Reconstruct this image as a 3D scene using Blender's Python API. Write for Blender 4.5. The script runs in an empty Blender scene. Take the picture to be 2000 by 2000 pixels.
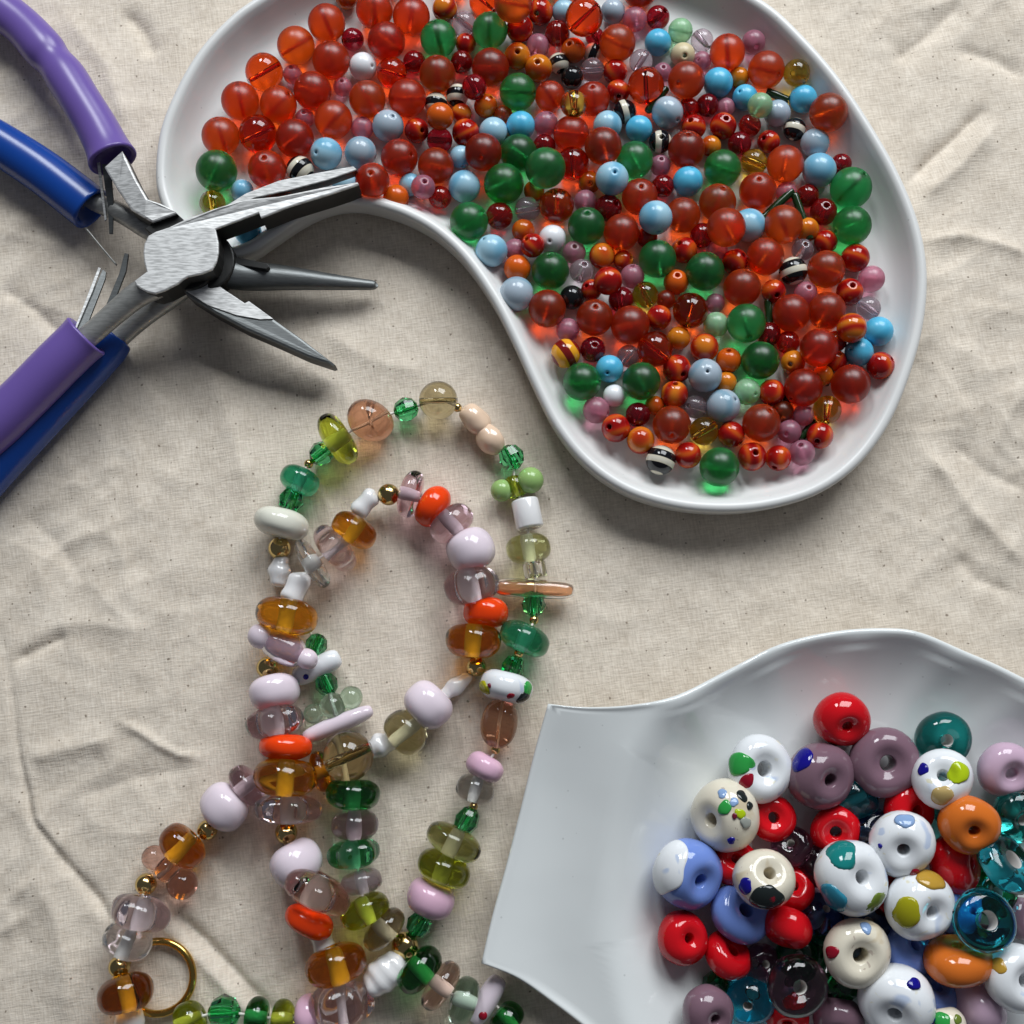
import bpy, bmesh, math, random
import numpy as np
from mathutils import Vector, Matrix, Quaternion, noise as mnoise

# ------------------------------------------------------------------ camera, light, exposure
U = 1e-4                       # one drawing unit = 0.1 mm
TILT = math.radians(9.0)
DIST = 2500.0                  # camera distance in drawing units (25 cm)
random.seed(7)
scene = bpy.context.scene
col = scene.collection

cam_data = bpy.data.cameras.new('camera')
cam = bpy.data.objects.new('camera', cam_data)
col.objects.link(cam)
cam.location = (0, -math.sin(TILT) * DIST * U, math.cos(TILT) * DIST * U)
cam.rotation_euler = (TILT, 0, 0)
cam_data.sensor_width = 36
cam_data.lens = 18 / (1000.0 / DIST)
cam_data.clip_start = 0.01
cam_data.clip_end = 20
scene.camera = cam

world = bpy.data.worlds.new('World')
scene.world = world
world.use_nodes = True
bg = world.node_tree.nodes['Background']
bg.inputs[0].default_value = (0.80, 0.86, 1.0, 1)
bg.inputs[1].default_value = 0.09          # dim room around the window


def window_lamp(name, azimuth, elevation, dist, sx, sy, power, color):
    """daylight through one window pane, far to the top of the picture"""
    d = bpy.data.lights.new(name, 'AREA')
    d.shape = 'RECTANGLE'
    d.size, d.size_y, d.energy, d.color = sx, sy, power, color
    o = bpy.data.objects.new(name, d)
    col.objects.link(o)
    a, e = math.radians(azimuth), math.radians(elevation)
    v = Vector((math.sin(a) * math.cos(e), math.cos(a) * math.cos(e), math.sin(e)))
    o.location = v * dist
    o.rotation_euler = v.to_track_quat('Z', 'Y').to_euler()
    return o


window_lamp('window_pane_lamp', -17, 38, 1.0, 0.18, 0.32, 3.4, (0.93, 0.97, 1.0))
window_lamp('window_pane_lamp', 22, 38, 1.0, 0.58, 0.52, 9.6, (0.93, 0.97, 1.0))

vs = scene.view_settings
vs.view_transform = 'Standard'
vs.look = 'None'
vs.gamma = 1
vs.exposure = 0.0
vs.use_curve_mapping = False
cy = scene.cycles
cy.use_denoising = True
cy.max_bounces = 12
cy.transmission_bounces = 10
cy.glossy_bounces = 5
cy.diffuse_bounces = 4
cy.caustics_reflective = True
cy.caustics_refractive = True
cy.blur_glossy = 0.4
cy.sample_clamp_indirect = 6.0

CT, ST = math.cos(TILT), math.sin(TILT)


def at(px, py, z=0.0):
    """where the line of sight through a picture point meets the level z (drawing units)"""
    dx, dy, dz = px - 1000.0, -(py - 1000.0), -DIST
    wx, wy, wz = dx, dy * CT - dz * ST, dy * ST + dz * CT
    cx, cyy, cz = 0.0, -ST * DIST, CT * DIST
    t = (z - cz) / wz
    return Vector((cx + wx * t, cyy + wy * t, z))


# ------------------------------------------------------------------ materials
MATS = {}
GLASSES = set()


def new_mat(name):
    m = bpy.data.materials.new(name)
    m.use_nodes = True
    nt = m.node_tree
    return m, nt, nt.nodes['Principled BSDF']


def node(nt, kind, **kw):
    n = nt.nodes.new(kind)
    for k, v in kw.items():
        setattr(n, k, v)
    return n


def c4(c):
    return (c[0], c[1], c[2], 1)


def vary(nt, color, amount, hue=0.0):
    """small colour difference from bead to bead"""
    info = node(nt, 'ShaderNodeObjectInfo')
    mr = node(nt, 'ShaderNodeMapRange')
    mr.inputs['To Min'].default_value = 1 - amount
    mr.inputs['To Max'].default_value = 1 + amount
    nt.links.new(info.outputs['Random'], mr.inputs['Value'])
    hs = node(nt, 'ShaderNodeHueSaturation')
    nt.links.new(mr.outputs[0], hs.inputs['Value'])
    if hue:
        mh = node(nt, 'ShaderNodeMapRange')
        mh.inputs['To Min'].default_value = 0.5 - hue
        mh.inputs['To Max'].default_value = 0.5 + hue
        nt.links.new(info.outputs['Random'], mh.inputs['Value'])
        nt.links.new(mh.outputs[0], hs.inputs['Hue'])
    if isinstance(color, tuple):
        hs.inputs['Color'].default_value = c4(color)
    else:
        nt.links.new(color, hs.inputs['Color'])
    return hs.outputs[0]


def glass(name, color, rough=0.03, var=0.12, hue=0.006, bump=0.0, ior=1.5, trans=1.0, sss=0.0):
    m, nt, p = new_mat(name)
    nt.links.new(vary(nt, color, var, hue), p.inputs['Base Color'])
    p.inputs['Transmission Weight'].default_value = trans
    p.inputs['Roughness'].default_value = rough
    p.inputs['IOR'].default_value = ior
    if bump:
        tc = node(nt, 'ShaderNodeTexCoord')
        nz = node(nt, 'ShaderNodeTexNoise')
        nz.inputs['Scale'].default_value = 300
        nt.links.new(tc.outputs['Object'], nz.inputs['Vector'])
        b = node(nt, 'ShaderNodeBump')
        b.inputs['Strength'].default_value = bump
        b.inputs['Distance'].default_value = 0.0006
        nt.links.new(nz.outputs[0], b.inputs['Height'])
        nt.links.new(b.outputs[0], p.inputs['Normal'])
    MATS[name] = m
    GLASSES.add(name)
    return m


def solid(name, color, rough=0.15, metal=0.0, var=0.05, bump=0.0, bscale=400, coat=0.0):
    m, nt, p = new_mat(name)
    nt.links.new(vary(nt, color, var), p.inputs['Base Color'])
    p.inputs['Roughness'].default_value = rough
    p.inputs['Metallic'].default_value = metal
    if coat:
        p.inputs['Coat Weight'].default_value = coat
        p.inputs['Coat Roughness'].default_value = 0.06
    if bump:
        tc = node(nt, 'ShaderNodeTexCoord')
        nz = node(nt, 'ShaderNodeTexNoise')
        nz.inputs['Scale'].default_value = bscale
        nz.inputs['Detail'].default_value = 4
        nt.links.new(tc.outputs['Object'], nz.inputs['Vector'])
        b = node(nt, 'ShaderNodeBump')
        b.inputs['Strength'].default_value = bump
        b.inputs['Distance'].default_value = 0.0004
        nt.links.new(nz.outputs[0], b.inputs['Height'])
        nt.links.new(b.outputs[0], p.inputs['Normal'])
    MATS[name] = m
    return m


def swirl(name, stops, rough=0.06, scale=220, distort=6.0, trans=0.0, wave=True, coat=0.0):
    """streaked glass: bands drawn round the bead, bent by noise"""
    m, nt, p = new_mat(name)
    tc = node(nt, 'ShaderNodeTexCoord')
    info = node(nt, 'ShaderNodeObjectInfo')
    add = node(nt, 'ShaderNodeVectorMath', operation='ADD')
    sc = node(nt, 'ShaderNodeVectorMath', operation='SCALE')
    sc.inputs[0].default_value = (0.031, 0.017, 0.023)
    nt.links.new(info.outputs['Random'], sc.inputs['Scale'])
    nt.links.new(tc.outputs['Object'], add.inputs[0])
    nt.links.new(sc.outputs[0], add.inputs[1])
    w = node(nt, 'ShaderNodeTexWave')
    w.inputs['Scale'].default_value = scale
    w.inputs['Distortion'].default_value = distort
    w.inputs['Detail'].default_value = 1.5
    w.inputs['Detail Scale'].default_value = 0.6
    nt.links.new(add.outputs[0], w.inputs['Vector'])
    cr = node(nt, 'ShaderNodeValToRGB')
    el = cr.color_ramp.elements
    while len(el) < len(stops):
        el.new(0.5)
    for e, (pos, c) in zip(el, stops):
        e.position = pos
        e.color = c4(c)
    nt.links.new(w.outputs['Fac'], cr.inputs[0])
    nt.links.new(cr.outputs[0], p.inputs['Base Color'])
    p.inputs['Roughness'].default_value = rough
    p.inputs['Transmission Weight'].default_value = trans
    if coat:
        p.inputs['Coat Weight'].default_value = coat
    MATS[name] = m
    return m


# tray beads
solid('bore_lining', (0.62, 0.60, 0.57), rough=0.8, var=0.0)
glass('red_frost', (0.82, 0.082, 0.006), rough=0.34, var=0.07, hue=0.006, trans=0.90)
glass('red_clear', (0.82, 0.085, 0.007), rough=0.04, var=0.07, hue=0.006)
glass('green_frost', (0.035, 0.43, 0.10), rough=0.34, var=0.12, trans=0.93)
glass('pink_frost', (0.82, 0.34, 0.46), rough=0.32, trans=0.7)
glass('mauve_clear', (0.78, 0.66, 0.72), rough=0.10, trans=0.9)
glass('amber_clear', (0.86, 0.56, 0.08), rough=0.06)
glass('pale_green', (0.50, 0.85, 0.52), rough=0.30, trans=0.6)
glass('dark_red', (0.48, 0.012, 0.02), rough=0.04, trans=0.8, var=0.25)
swirl('sky_streak', [(0.0, (0.16, 0.42, 0.60)), (0.35, (0.30, 0.55, 0.70)), (1.0, (0.36, 0.58, 0.70))], rough=0.25, scale=60, distort=3)
swirl('turquoise', [(0.0, (0.07, 0.42, 0.66)), (0.5, (0.10, 0.50, 0.74)), (1.0, (0.10, 0.48, 0.72))], rough=0.30, scale=90, distort=3)
swirl('grey_blue', [(0.0, (0.22, 0.36, 0.46)), (0.12, (0.34, 0.44, 0.52)), (1.0, (0.40, 0.48, 0.56))], rough=0.18, scale=50, distort=3)
solid('white_bead', (0.82, 0.83, 0.86), rough=0.3)
solid('cream_bead', (0.62, 0.52, 0.32), rough=0.35)
solid('orange_bead', (0.62, 0.10, 0.006), rough=0.22)
solid('black_bead', (0.008, 0.008, 0.009), rough=0.06)
swirl('black_stripe', [(0.0, (0.006, 0.006, 0.008)), (0.56, (0.008, 0.008, 0.01)), (0.62, (0.66, 0.60, 0.46)), (1.0, (0.7, 0.66, 0.55))], rough=0.07, scale=120, distort=1.2)
swirl('red_swirl', [(0.0, (0.26, 0.004, 0.004)), (0.5, (0.38, 0.010, 0.006)), (0.75, (0.48, 0.030, 0.008)), (1.0, (0.56, 0.085, 0.01))], rough=0.05, scale=120, distort=7)
swirl('yellow_swirl', [(0.0, (0.34, 0.010, 0.006)), (0.4, (0.50, 0.06, 0.008)), (0.65, (0.58, 0.12, 0.012)), (1.0, (0.64, 0.18, 0.014))], rough=0.05, scale=120, distort=7)
swirl('maroon_stripe', [(0.0, (0.18, 0.01, 0.008)), (0.45, (0.2, 0.012, 0.008)), (0.55, (0.78, 0.34, 0.02)), (1.0, (0.8, 0.36, 0.02))], rough=0.05, scale=110, distort=2.5)
swirl('brown_amber', [(0.0, (0.42, 0.05, 0.005)), (0.5, (0.58, 0.16, 0.01)), (1.0, (0.62, 0.19, 0.012))], rough=0.06, scale=60, distort=3)
glass('bugle_green', (0.012, 0.035, 0.010), rough=0.06, trans=0.15)
# necklace beads
solid('lilac', (0.78, 0.67, 0.74), rough=0.06)
solid('vermilion', (0.85, 0.055, 0.004), rough=0.10)
glass('amber_deep', (0.90, 0.36, 0.013), rough=0.01)
glass('pink_clear', (0.97, 0.81, 0.87), rough=0.01)
glass('mauve_glass', (0.74, 0.55, 0.64), rough=0.02)
glass('mauve_milk', (0.62, 0.44, 0.52), rough=0.04, trans=0.55)
glass('green_glass', (0.12, 0.66, 0.28), rough=0.01)
glass('dark_green_glass', (0.03, 0.34, 0.07), rough=0.01)
glass('jade_glass', (0.05, 0.50, 0.26), rough=0.02, trans=0.9)
glass('olive_glass', (0.62, 0.72, 0.06), rough=0.01)
glass('pale_olive_glass', (0.74, 0.70, 0.36), rough=0.01)
glass('lime_glass', (0.90, 0.93, 0.50), rough=0.02)
glass('mint_glass', (0.66, 0.86, 0.72), rough=0.02)
glass('peach_glass', (0.88, 0.60, 0.42), rough=0.01)
glass('rose_glass', (0.96, 0.66, 0.58), rough=0.01)
glass('topaz_glass', (0.83, 0.46, 0.27), rough=0.02, trans=0.88)
glass('smoke_glass', (0.64, 0.56, 0.36), rough=0.01)
glass('brown_glass', (0.46, 0.35, 0.18), rough=0.01)
glass('straw_glass', (0.88, 0.82, 0.52), rough=0.01)
glass('clear_glass', (0.98, 0.98, 0.97), rough=0.01)
solid('gold', (0.62, 0.47, 0.20), rough=0.14, metal=1.0)
solid('brass_ring', (0.58, 0.38, 0.10), rough=0.2, metal=1.0)
solid('pearl', (0.82, 0.81, 0.81), rough=0.16, coat=1.0, bump=0.1)
solid('peach_pearl', (0.85, 0.62, 0.45), rough=0.2, coat=0.7, bump=0.1)
solid('ivory', (0.78, 0.77, 0.66), rough=0.14)
solid('leaf_green', (0.30, 0.48, 0.16), rough=0.2)
solid('pink_opaque', (0.72, 0.45, 0.58), rough=0.10)
solid('thread', (0.75, 0.72, 0.66), rough=0.6)
# shell beads
solid('scarlet', (0.62, 0.006, 0.012), rough=0.07, bump=0.15, bscale=160)
def china(name, base, tints, specks):
    """handmade glass: a plain body with faint smears of other colours and pinhead specks"""
    m = solid(name, base, rough=0.07, var=0.03, bump=0.16, bscale=150)
    nt = m.node_tree
    p = nt.nodes['Principled BSDF']
    src = p.inputs['Base Color'].links[0].from_socket
    tc = node(nt, 'ShaderNodeTexCoord')
    info = node(nt, 'ShaderNodeObjectInfo')
    sh = node(nt, 'ShaderNodeVectorMath', operation='MULTIPLY_ADD')
    sh.inputs[1].default_value = (0.3, 0.2, 0.25)
    nt.links.new(info.outputs['Random'], sh.inputs[0])
    nt.links.new(tc.outputs['Object'], sh.inputs[2])
    for k, (c, lo, hi, sc) in enumerate(tints):
        nz = node(nt, 'ShaderNodeTexNoise')
        nz.inputs['Scale'].default_value = sc
        nz.inputs['Detail'].default_value = 2
        nz.inputs['Distortion'].default_value = 0.6 + k
        nt.links.new(sh.outputs[0], nz.inputs['Vector'])
        mr = node(nt, 'ShaderNodeMapRange')
        mr.inputs['From Min'].default_value = lo
        mr.inputs['From Max'].default_value = hi
        mr.inputs['To Max'].default_value = 0.7
        nt.links.new(nz.outputs[0], mr.inputs['Value'])
        mx = node(nt, 'ShaderNodeMix', data_type='RGBA')
        mx.inputs['B'].default_value = c4(c)
        nt.links.new(mr.outputs[0], mx.inputs['Factor'])
        nt.links.new(src, mx.inputs['A'])
        src = mx.outputs['Result']
    nt.links.new(src, p.inputs['Base Color'])


china('china_white', (0.80, 0.82, 0.84), [((0.42, 0.52, 0.72), 0.64, 0.70, 190), ((0.72, 0.66, 0.42), 0.66, 0.71, 230)], None)
china('china_cream', (0.74, 0.68, 0.55), [((0.56, 0.45, 0.28), 0.60, 0.70, 170), ((0.45, 0.36, 0.30), 0.67, 0.71, 420)], None)
solid('plum', (0.20, 0.115, 0.15), rough=0.10, bump=0.3, bscale=160)
solid('periwinkle', (0.17, 0.27, 0.66), rough=0.08)
solid('tangerine', (0.66, 0.16, 0.02), rough=0.09)
solid('orchid', (0.60, 0.42, 0.54), rough=0.09)
glass('teal_glass', (0.02, 0.36, 0.33), rough=0.02)
glass('aqua_glass', (0.03, 0.55, 0.70), rough=0.02)
glass('navy_glass', (0.10, 0.20, 0.45), rough=0.03)
glass('purple_glass', (0.40, 0.22, 0.30), rough=0.02)
glass('bottle_green', (0.02, 0.28, 0.10), rough=0.02)
for nm, c in dict(dot_blue=(0.008, 0.006, 0.22), dot_green=(0.03, 0.32, 0.06), dot_red=(0.28, 0.006, 0.02), dot_lime=(0.42, 0.55, 0.01),
                  dot_tan=(0.50, 0.36, 0.14), dot_teal=(0.01, 0.20, 0.19), dot_sea=(0.03, 0.22, 0.32), dot_olive=(0.36, 0.34, 0.01),
                  dot_moss=(0.14, 0.20, 0.03), dot_gold=(0.48, 0.28, 0.04), dot_black=(0.015, 0.02, 0.02), dot_grey=(0.35, 0.37, 0.33),
                  dot_sky=(0.25, 0.38, 0.62), dot_wine=(0.16, 0.01, 0.03)).items():
    solid(nm, c, rough=0.07, var=0.0)


def porcelain(name, color, rough):
    m, nt, p = new_mat(name)
    tc = node(nt, 'ShaderNodeTexCoord')
    nz = node(nt, 'ShaderNodeTexNoise')
    nz.inputs['Scale'].default_value = 45
    nz.inputs['Detail'].default_value = 2
    nt.links.new(tc.outputs['Object'], nz.inputs['Vector'])
    b = node(nt, 'ShaderNodeBump')
    b.inputs['Strength'].default_value = 0.16
    b.inputs['Distance'].default_value = 0.002
    nt.links.new(nz.outputs[0], b.inputs['Height'])
    nt.links.new(b.outputs[0], p.inputs['Normal'])
    # tiny specks in the glaze
    vo = node(nt, 'ShaderNodeTexVoronoi')
    vo.inputs['Scale'].default_value = 260
    nt.links.new(tc.outputs['Object'], vo.inputs['Vector'])
    cr = node(nt, 'ShaderNodeValToRGB')
    cr.color_ramp.elements[0].position = 0.035
    cr.color_ramp.elements[0].color = c4(tuple(x * 0.8 for x in color))
    cr.color_ramp.elements[1].position = 0.06
    cr.color_ramp.elements[1].color = c4(color)
    nt.links.new(vo.outputs['Distance'], cr.inputs[0])
    nt.links.new(cr.outputs[0], p.inputs['Base Color'])
    p.inputs['Roughness'].default_value = rough
    p.inputs['IOR'].default_value = 1.5
    MATS[name] = m


porcelain('tray_glaze', (0.73, 0.73, 0.715), 0.32)
porcelain('shell_glaze', (0.73, 0.755, 0.75), 0.05)


def steel(name, color, rough, scratch):
    m, nt, p = new_mat(name)
    tc = node(nt, 'ShaderNodeTexCoord')
    mp = node(nt, 'ShaderNodeMapping')
    mp.inputs['Scale'].default_value = (500, 3000, 500)
    mp.inputs['Rotation'].default_value = (0, 0, math.radians(-15))
    nt.links.new(tc.outputs['Object'], mp.inputs['Vector'])
    nz = node(nt, 'ShaderNodeTexNoise')
    nz.inputs['Scale'].default_value = 1.0
    nz.inputs['Detail'].default_value = 4
    nt.links.new(mp.outputs[0], nz.inputs['Vector'])
    cr = node(nt, 'ShaderNodeValToRGB')
    cr.color_ramp.elements[0].position = 0.35
    cr.color_ramp.elements[0].color = c4(tuple(x * (1 - scratch) for x in color))
    cr.color_ramp.elements[1].position = 0.6
    cr.color_ramp.elements[1].color = c4(color)
    nt.links.new(nz.outputs[0], cr.inputs[0])
    nt.links.new(cr.outputs[0], p.inputs['Base Color'])
    b = node(nt, 'ShaderNodeBump')
    b.inputs['Strength'].default_value = 0.25
    b.inputs['Distance'].default_value = 0.0001
    nt.links.new(nz.outputs[0], b.inputs['Height'])
    nt.links.new(b.outputs[0], p.inputs['Normal'])
    p.inputs['Metallic'].default_value = 0.6
    p.inputs['Roughness'].default_value = rough
    MATS[name] = m


steel('brushed_steel', (0.74, 0.74, 0.73), 0.62, 0.4)
steel('grey_steel', (0.42, 0.42, 0.40), 0.42, 0.25)
steel('dark_steel', (0.17, 0.18, 0.18), 0.42, 0.2)
solid('black_oxide', (0.012, 0.012, 0.011), rough=0.45, var=0)
solid('purple_grip', (0.145, 0.090, 0.34), rough=0.30, var=0, bump=0.08, bscale=120)
solid('blue_grip', (0.005, 0.050, 0.28), rough=0.25, var=0, bump=0.08, bscale=120)


def cloth_mat():
    m, nt, p = new_mat('unbleached_cotton')
    tc = node(nt, 'ShaderNodeTexCoord')
    heights = []
    for ang, sc in ((-8, (420, 2900, 1)), (82, (380, 2600, 1))):
        mp = node(nt, 'ShaderNodeMapping')
        mp.inputs['Rotation'].default_value = (0, 0, math.radians(ang))
        vm = node(nt, 'ShaderNodeVectorMath', operation='MULTIPLY')
        vm.inputs[1].default_value = sc
        nt.links.new(tc.outputs['Object'], mp.inputs['Vector'])
        nt.links.new(mp.outputs[0], vm.inputs[0])
        nz = node(nt, 'ShaderNodeTexNoise')
        nz.inputs['Scale'].default_value = 1.0
        nz.inputs['Detail'].default_value = 2.5
        nt.links.new(vm.outputs[0], nz.inputs['Vector'])
        heights.append(nz.outputs[0])
    add = node(nt, 'ShaderNodeMath', operation='ADD')
    nt.links.new(heights[0], add.inputs[0])
    nt.links.new(heights[1], add.inputs[1])
    blot = node(nt, 'ShaderNodeTexNoise')
    blot.inputs['Scale'].default_value = 130
    blot.inputs['Detail'].default_value = 6
    blot.inputs['Roughness'].default_value = 0.65
    nt.links.new(tc.outputs['Object'], blot.inputs['Vector'])
    # colour: mottled unbleached cotton
    cr = node(nt, 'ShaderNodeValToRGB')
    e = cr.color_ramp.elements
    e[0].position, e[0].color = 0.30, (0.53, 0.45, 0.36, 1)
    e[1].position, e[1].color = 0.68, (0.88, 0.79, 0.675, 1)
    mid = node(nt, 'ShaderNodeMath', operation='MULTIPLY_ADD')
    mid.inputs[1].default_value = 0.36
    mid.inputs[2].default_value = -0.04
    nt.links.new(add.outputs[0], mid.inputs[0])
    mix = node(nt, 'ShaderNodeMath', operation='MULTIPLY_ADD')
    mix.inputs[1].default_value = 0.36
    nt.links.new(blot.outputs[0], mix.inputs[0])
    nt.links.new(mid.outputs[0], mix.inputs[2])
    nt.links.new(mix.outputs[0], cr.inputs[0])
    # cotton seed flecks
    vo = node(nt, 'ShaderNodeTexVoronoi')
    vo.voronoi_dimensions = '2D'
    vo.inputs['Scale'].default_value = 260
    wob = node(nt, 'ShaderNodeTexNoise')
    wob.inputs['Scale'].default_value = 900
    nt.links.new(tc.outputs['Object'], wob.inputs['Vector'])
    wadd = node(nt, 'ShaderNodeVectorMath', operation='MULTIPLY_ADD')
    wadd.inputs[1].default_value = (0.0008, 0.0008, 0.0)
    nt.links.new(wob.outputs['Color'], wadd.inputs[0])
    nt.links.new(tc.outputs['Object'], wadd.inputs[2])
    nt.links.new(wadd.outputs[0], vo.inputs['Vector'])
    sep = node(nt, 'ShaderNodeSeparateColor')
    nt.links.new(vo.outputs['Color'], sep.inputs[0])
    size = node(nt, 'ShaderNodeMapRange')
    size.inputs['From Min'].default_value = 0.25
    size.inputs['To Min'].default_value = 0.0
    size.inputs['To Max'].default_value = 0.065
    nt.links.new(sep.outputs[0], size.inputs['Value'])
    lt = node(nt, 'ShaderNodeMath', operation='SUBTRACT')
    nt.links.new(size.outputs[0], lt.inputs[0])
    nt.links.new(vo.outputs['Distance'], lt.inputs[1])
    fm = node(nt, 'ShaderNodeMapRange')
    fm.inputs['From Min'].default_value = -0.012
    fm.inputs['From Max'].default_value = 0.03
    fm.inputs['To Max'].default_value = 0.8
    nt.links.new(lt.outputs[0], fm.inputs['Value'])
    fl = node(nt, 'ShaderNodeMix', data_type='RGBA')
    fl.inputs['B'].default_value = (0.17, 0.125, 0.09, 1)
    nt.links.new(fm.outputs[0], fl.inputs['Factor'])
    nt.links.new(cr.outputs[0], fl.inputs['A'])
    nt.links.new(fl.outputs['Result'], p.inputs['Base Color'])
    b = node(nt, 'ShaderNodeBump')
    b.inputs['Strength'].default_value = 0.34
    b.inputs['Distance'].default_value = 0.00028
    nt.links.new(add.outputs[0], b.inputs['Height'])
    b2 = node(nt, 'ShaderNodeBump')
    b2.inputs['Strength'].default_value = 0.12
    b2.inputs['Distance'].default_value = 0.0016
    nt.links.new(blot.outputs[0], b2.inputs['Height'])
    nt.links.new(b.outputs[0], b2.inputs['Normal'])
    nt.links.new(b2.outputs[0], p.inputs['Normal'])
    p.inputs['Roughness'].default_value = 0.95
    p.inputs['Specular IOR Level'].default_value = 0.1
    p.inputs['Sheen Weight'].default_value = 0.15
    MATS['cloth'] = m


cloth_mat()

# ------------------------------------------------------------------ mesh helpers


def mesh_obj(name, verts, faces, mats, parent=None, smooth=True, fmat=None, loc=None, scale=U):
    me = bpy.data.meshes.new(name)
    off = Vector(loc) if loc is not None else Vector((0, 0, 0))
    me.from_pydata([((v[0] - off[0]) * scale, (v[1] - off[1]) * scale, (v[2] - off[2]) * scale) for v in verts], [], faces)
    for mt in (mats if isinstance(mats, (list, tuple)) else [mats]):
        me.materials.append(MATS[mt])
    if fmat:
        me.polygons.foreach_set('material_index', fmat)
    me.polygons.foreach_set('use_smooth', [smooth] * len(me.polygons))
    me.update()
    o = bpy.data.objects.new(name, me)
    col.objects.link(o)
    o.location = off * U
    if parent is not None:
        o.parent = parent
        o.location = (off * U) - parent.location
    return o


def fix_normals(o):
    bm = bmesh.new()
    bm.from_mesh(o.data)
    bmesh.ops.recalc_face_normals(bm, faces=bm.faces)
    bm.to_mesh(o.data)
    bm.free()
    return o


def empty(name, loc):
    o = bpy.data.objects.new(name, None)
    o.empty_display_size = 0.005
    col.objects.link(o)
    o.location = Vector(loc) * U
    return o


def tag(o, label, cat, group=None, kind=None):
    o['label'] = label
    o['category'] = cat
    if group:
        o['group'] = group
    if kind:
        o['kind'] = kind
    return o


def revolve(profile, segs, wob=0.0, seed=0, dents=None):
    """closed profile [(radius, height)] turned round Z"""
    rnd = random.Random(seed)
    ph = [rnd.random() * 6.28 for _ in range(4)]
    vs_, fs = [], []
    n = len(profile)
    for i in range(segs):
        a = 2 * math.pi * i / segs
        w = 1 + wob * (math.sin(2 * a + ph[0]) + 0.6 * math.sin(3 * a + ph[1]))
        dz = wob * 0.5 * (math.sin(a + ph[2]) + 0.5 * math.sin(2 * a + ph[3]))
        for (r, h) in profile:
            rr = r * w
            vs_.append((rr * math.cos(a), rr * math.sin(a), h * (1 + dz)))
    for i in range(segs):
        j = (i + 1) % segs
        for k in range(n):
            l = (k + 1) % n
            fs.append((i * n + k, j * n + k, j * n + l, i * n + l))
    return vs_, fs


MESH = {}


def ring_height(shape, r):
    """half height of a rondelle at radius r (outer radius 1), dished towards the bore"""
    h, rb, pw = shape[1:4]
    dish = shape[4] if len(shape) > 4 else 0.08
    return h * max(0.0, 1 - min(r, 1.0) ** pw) ** (1 / pw) * (1 - dish * math.exp(-(max(0.0, r - rb) / 0.2) ** 2))


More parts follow.
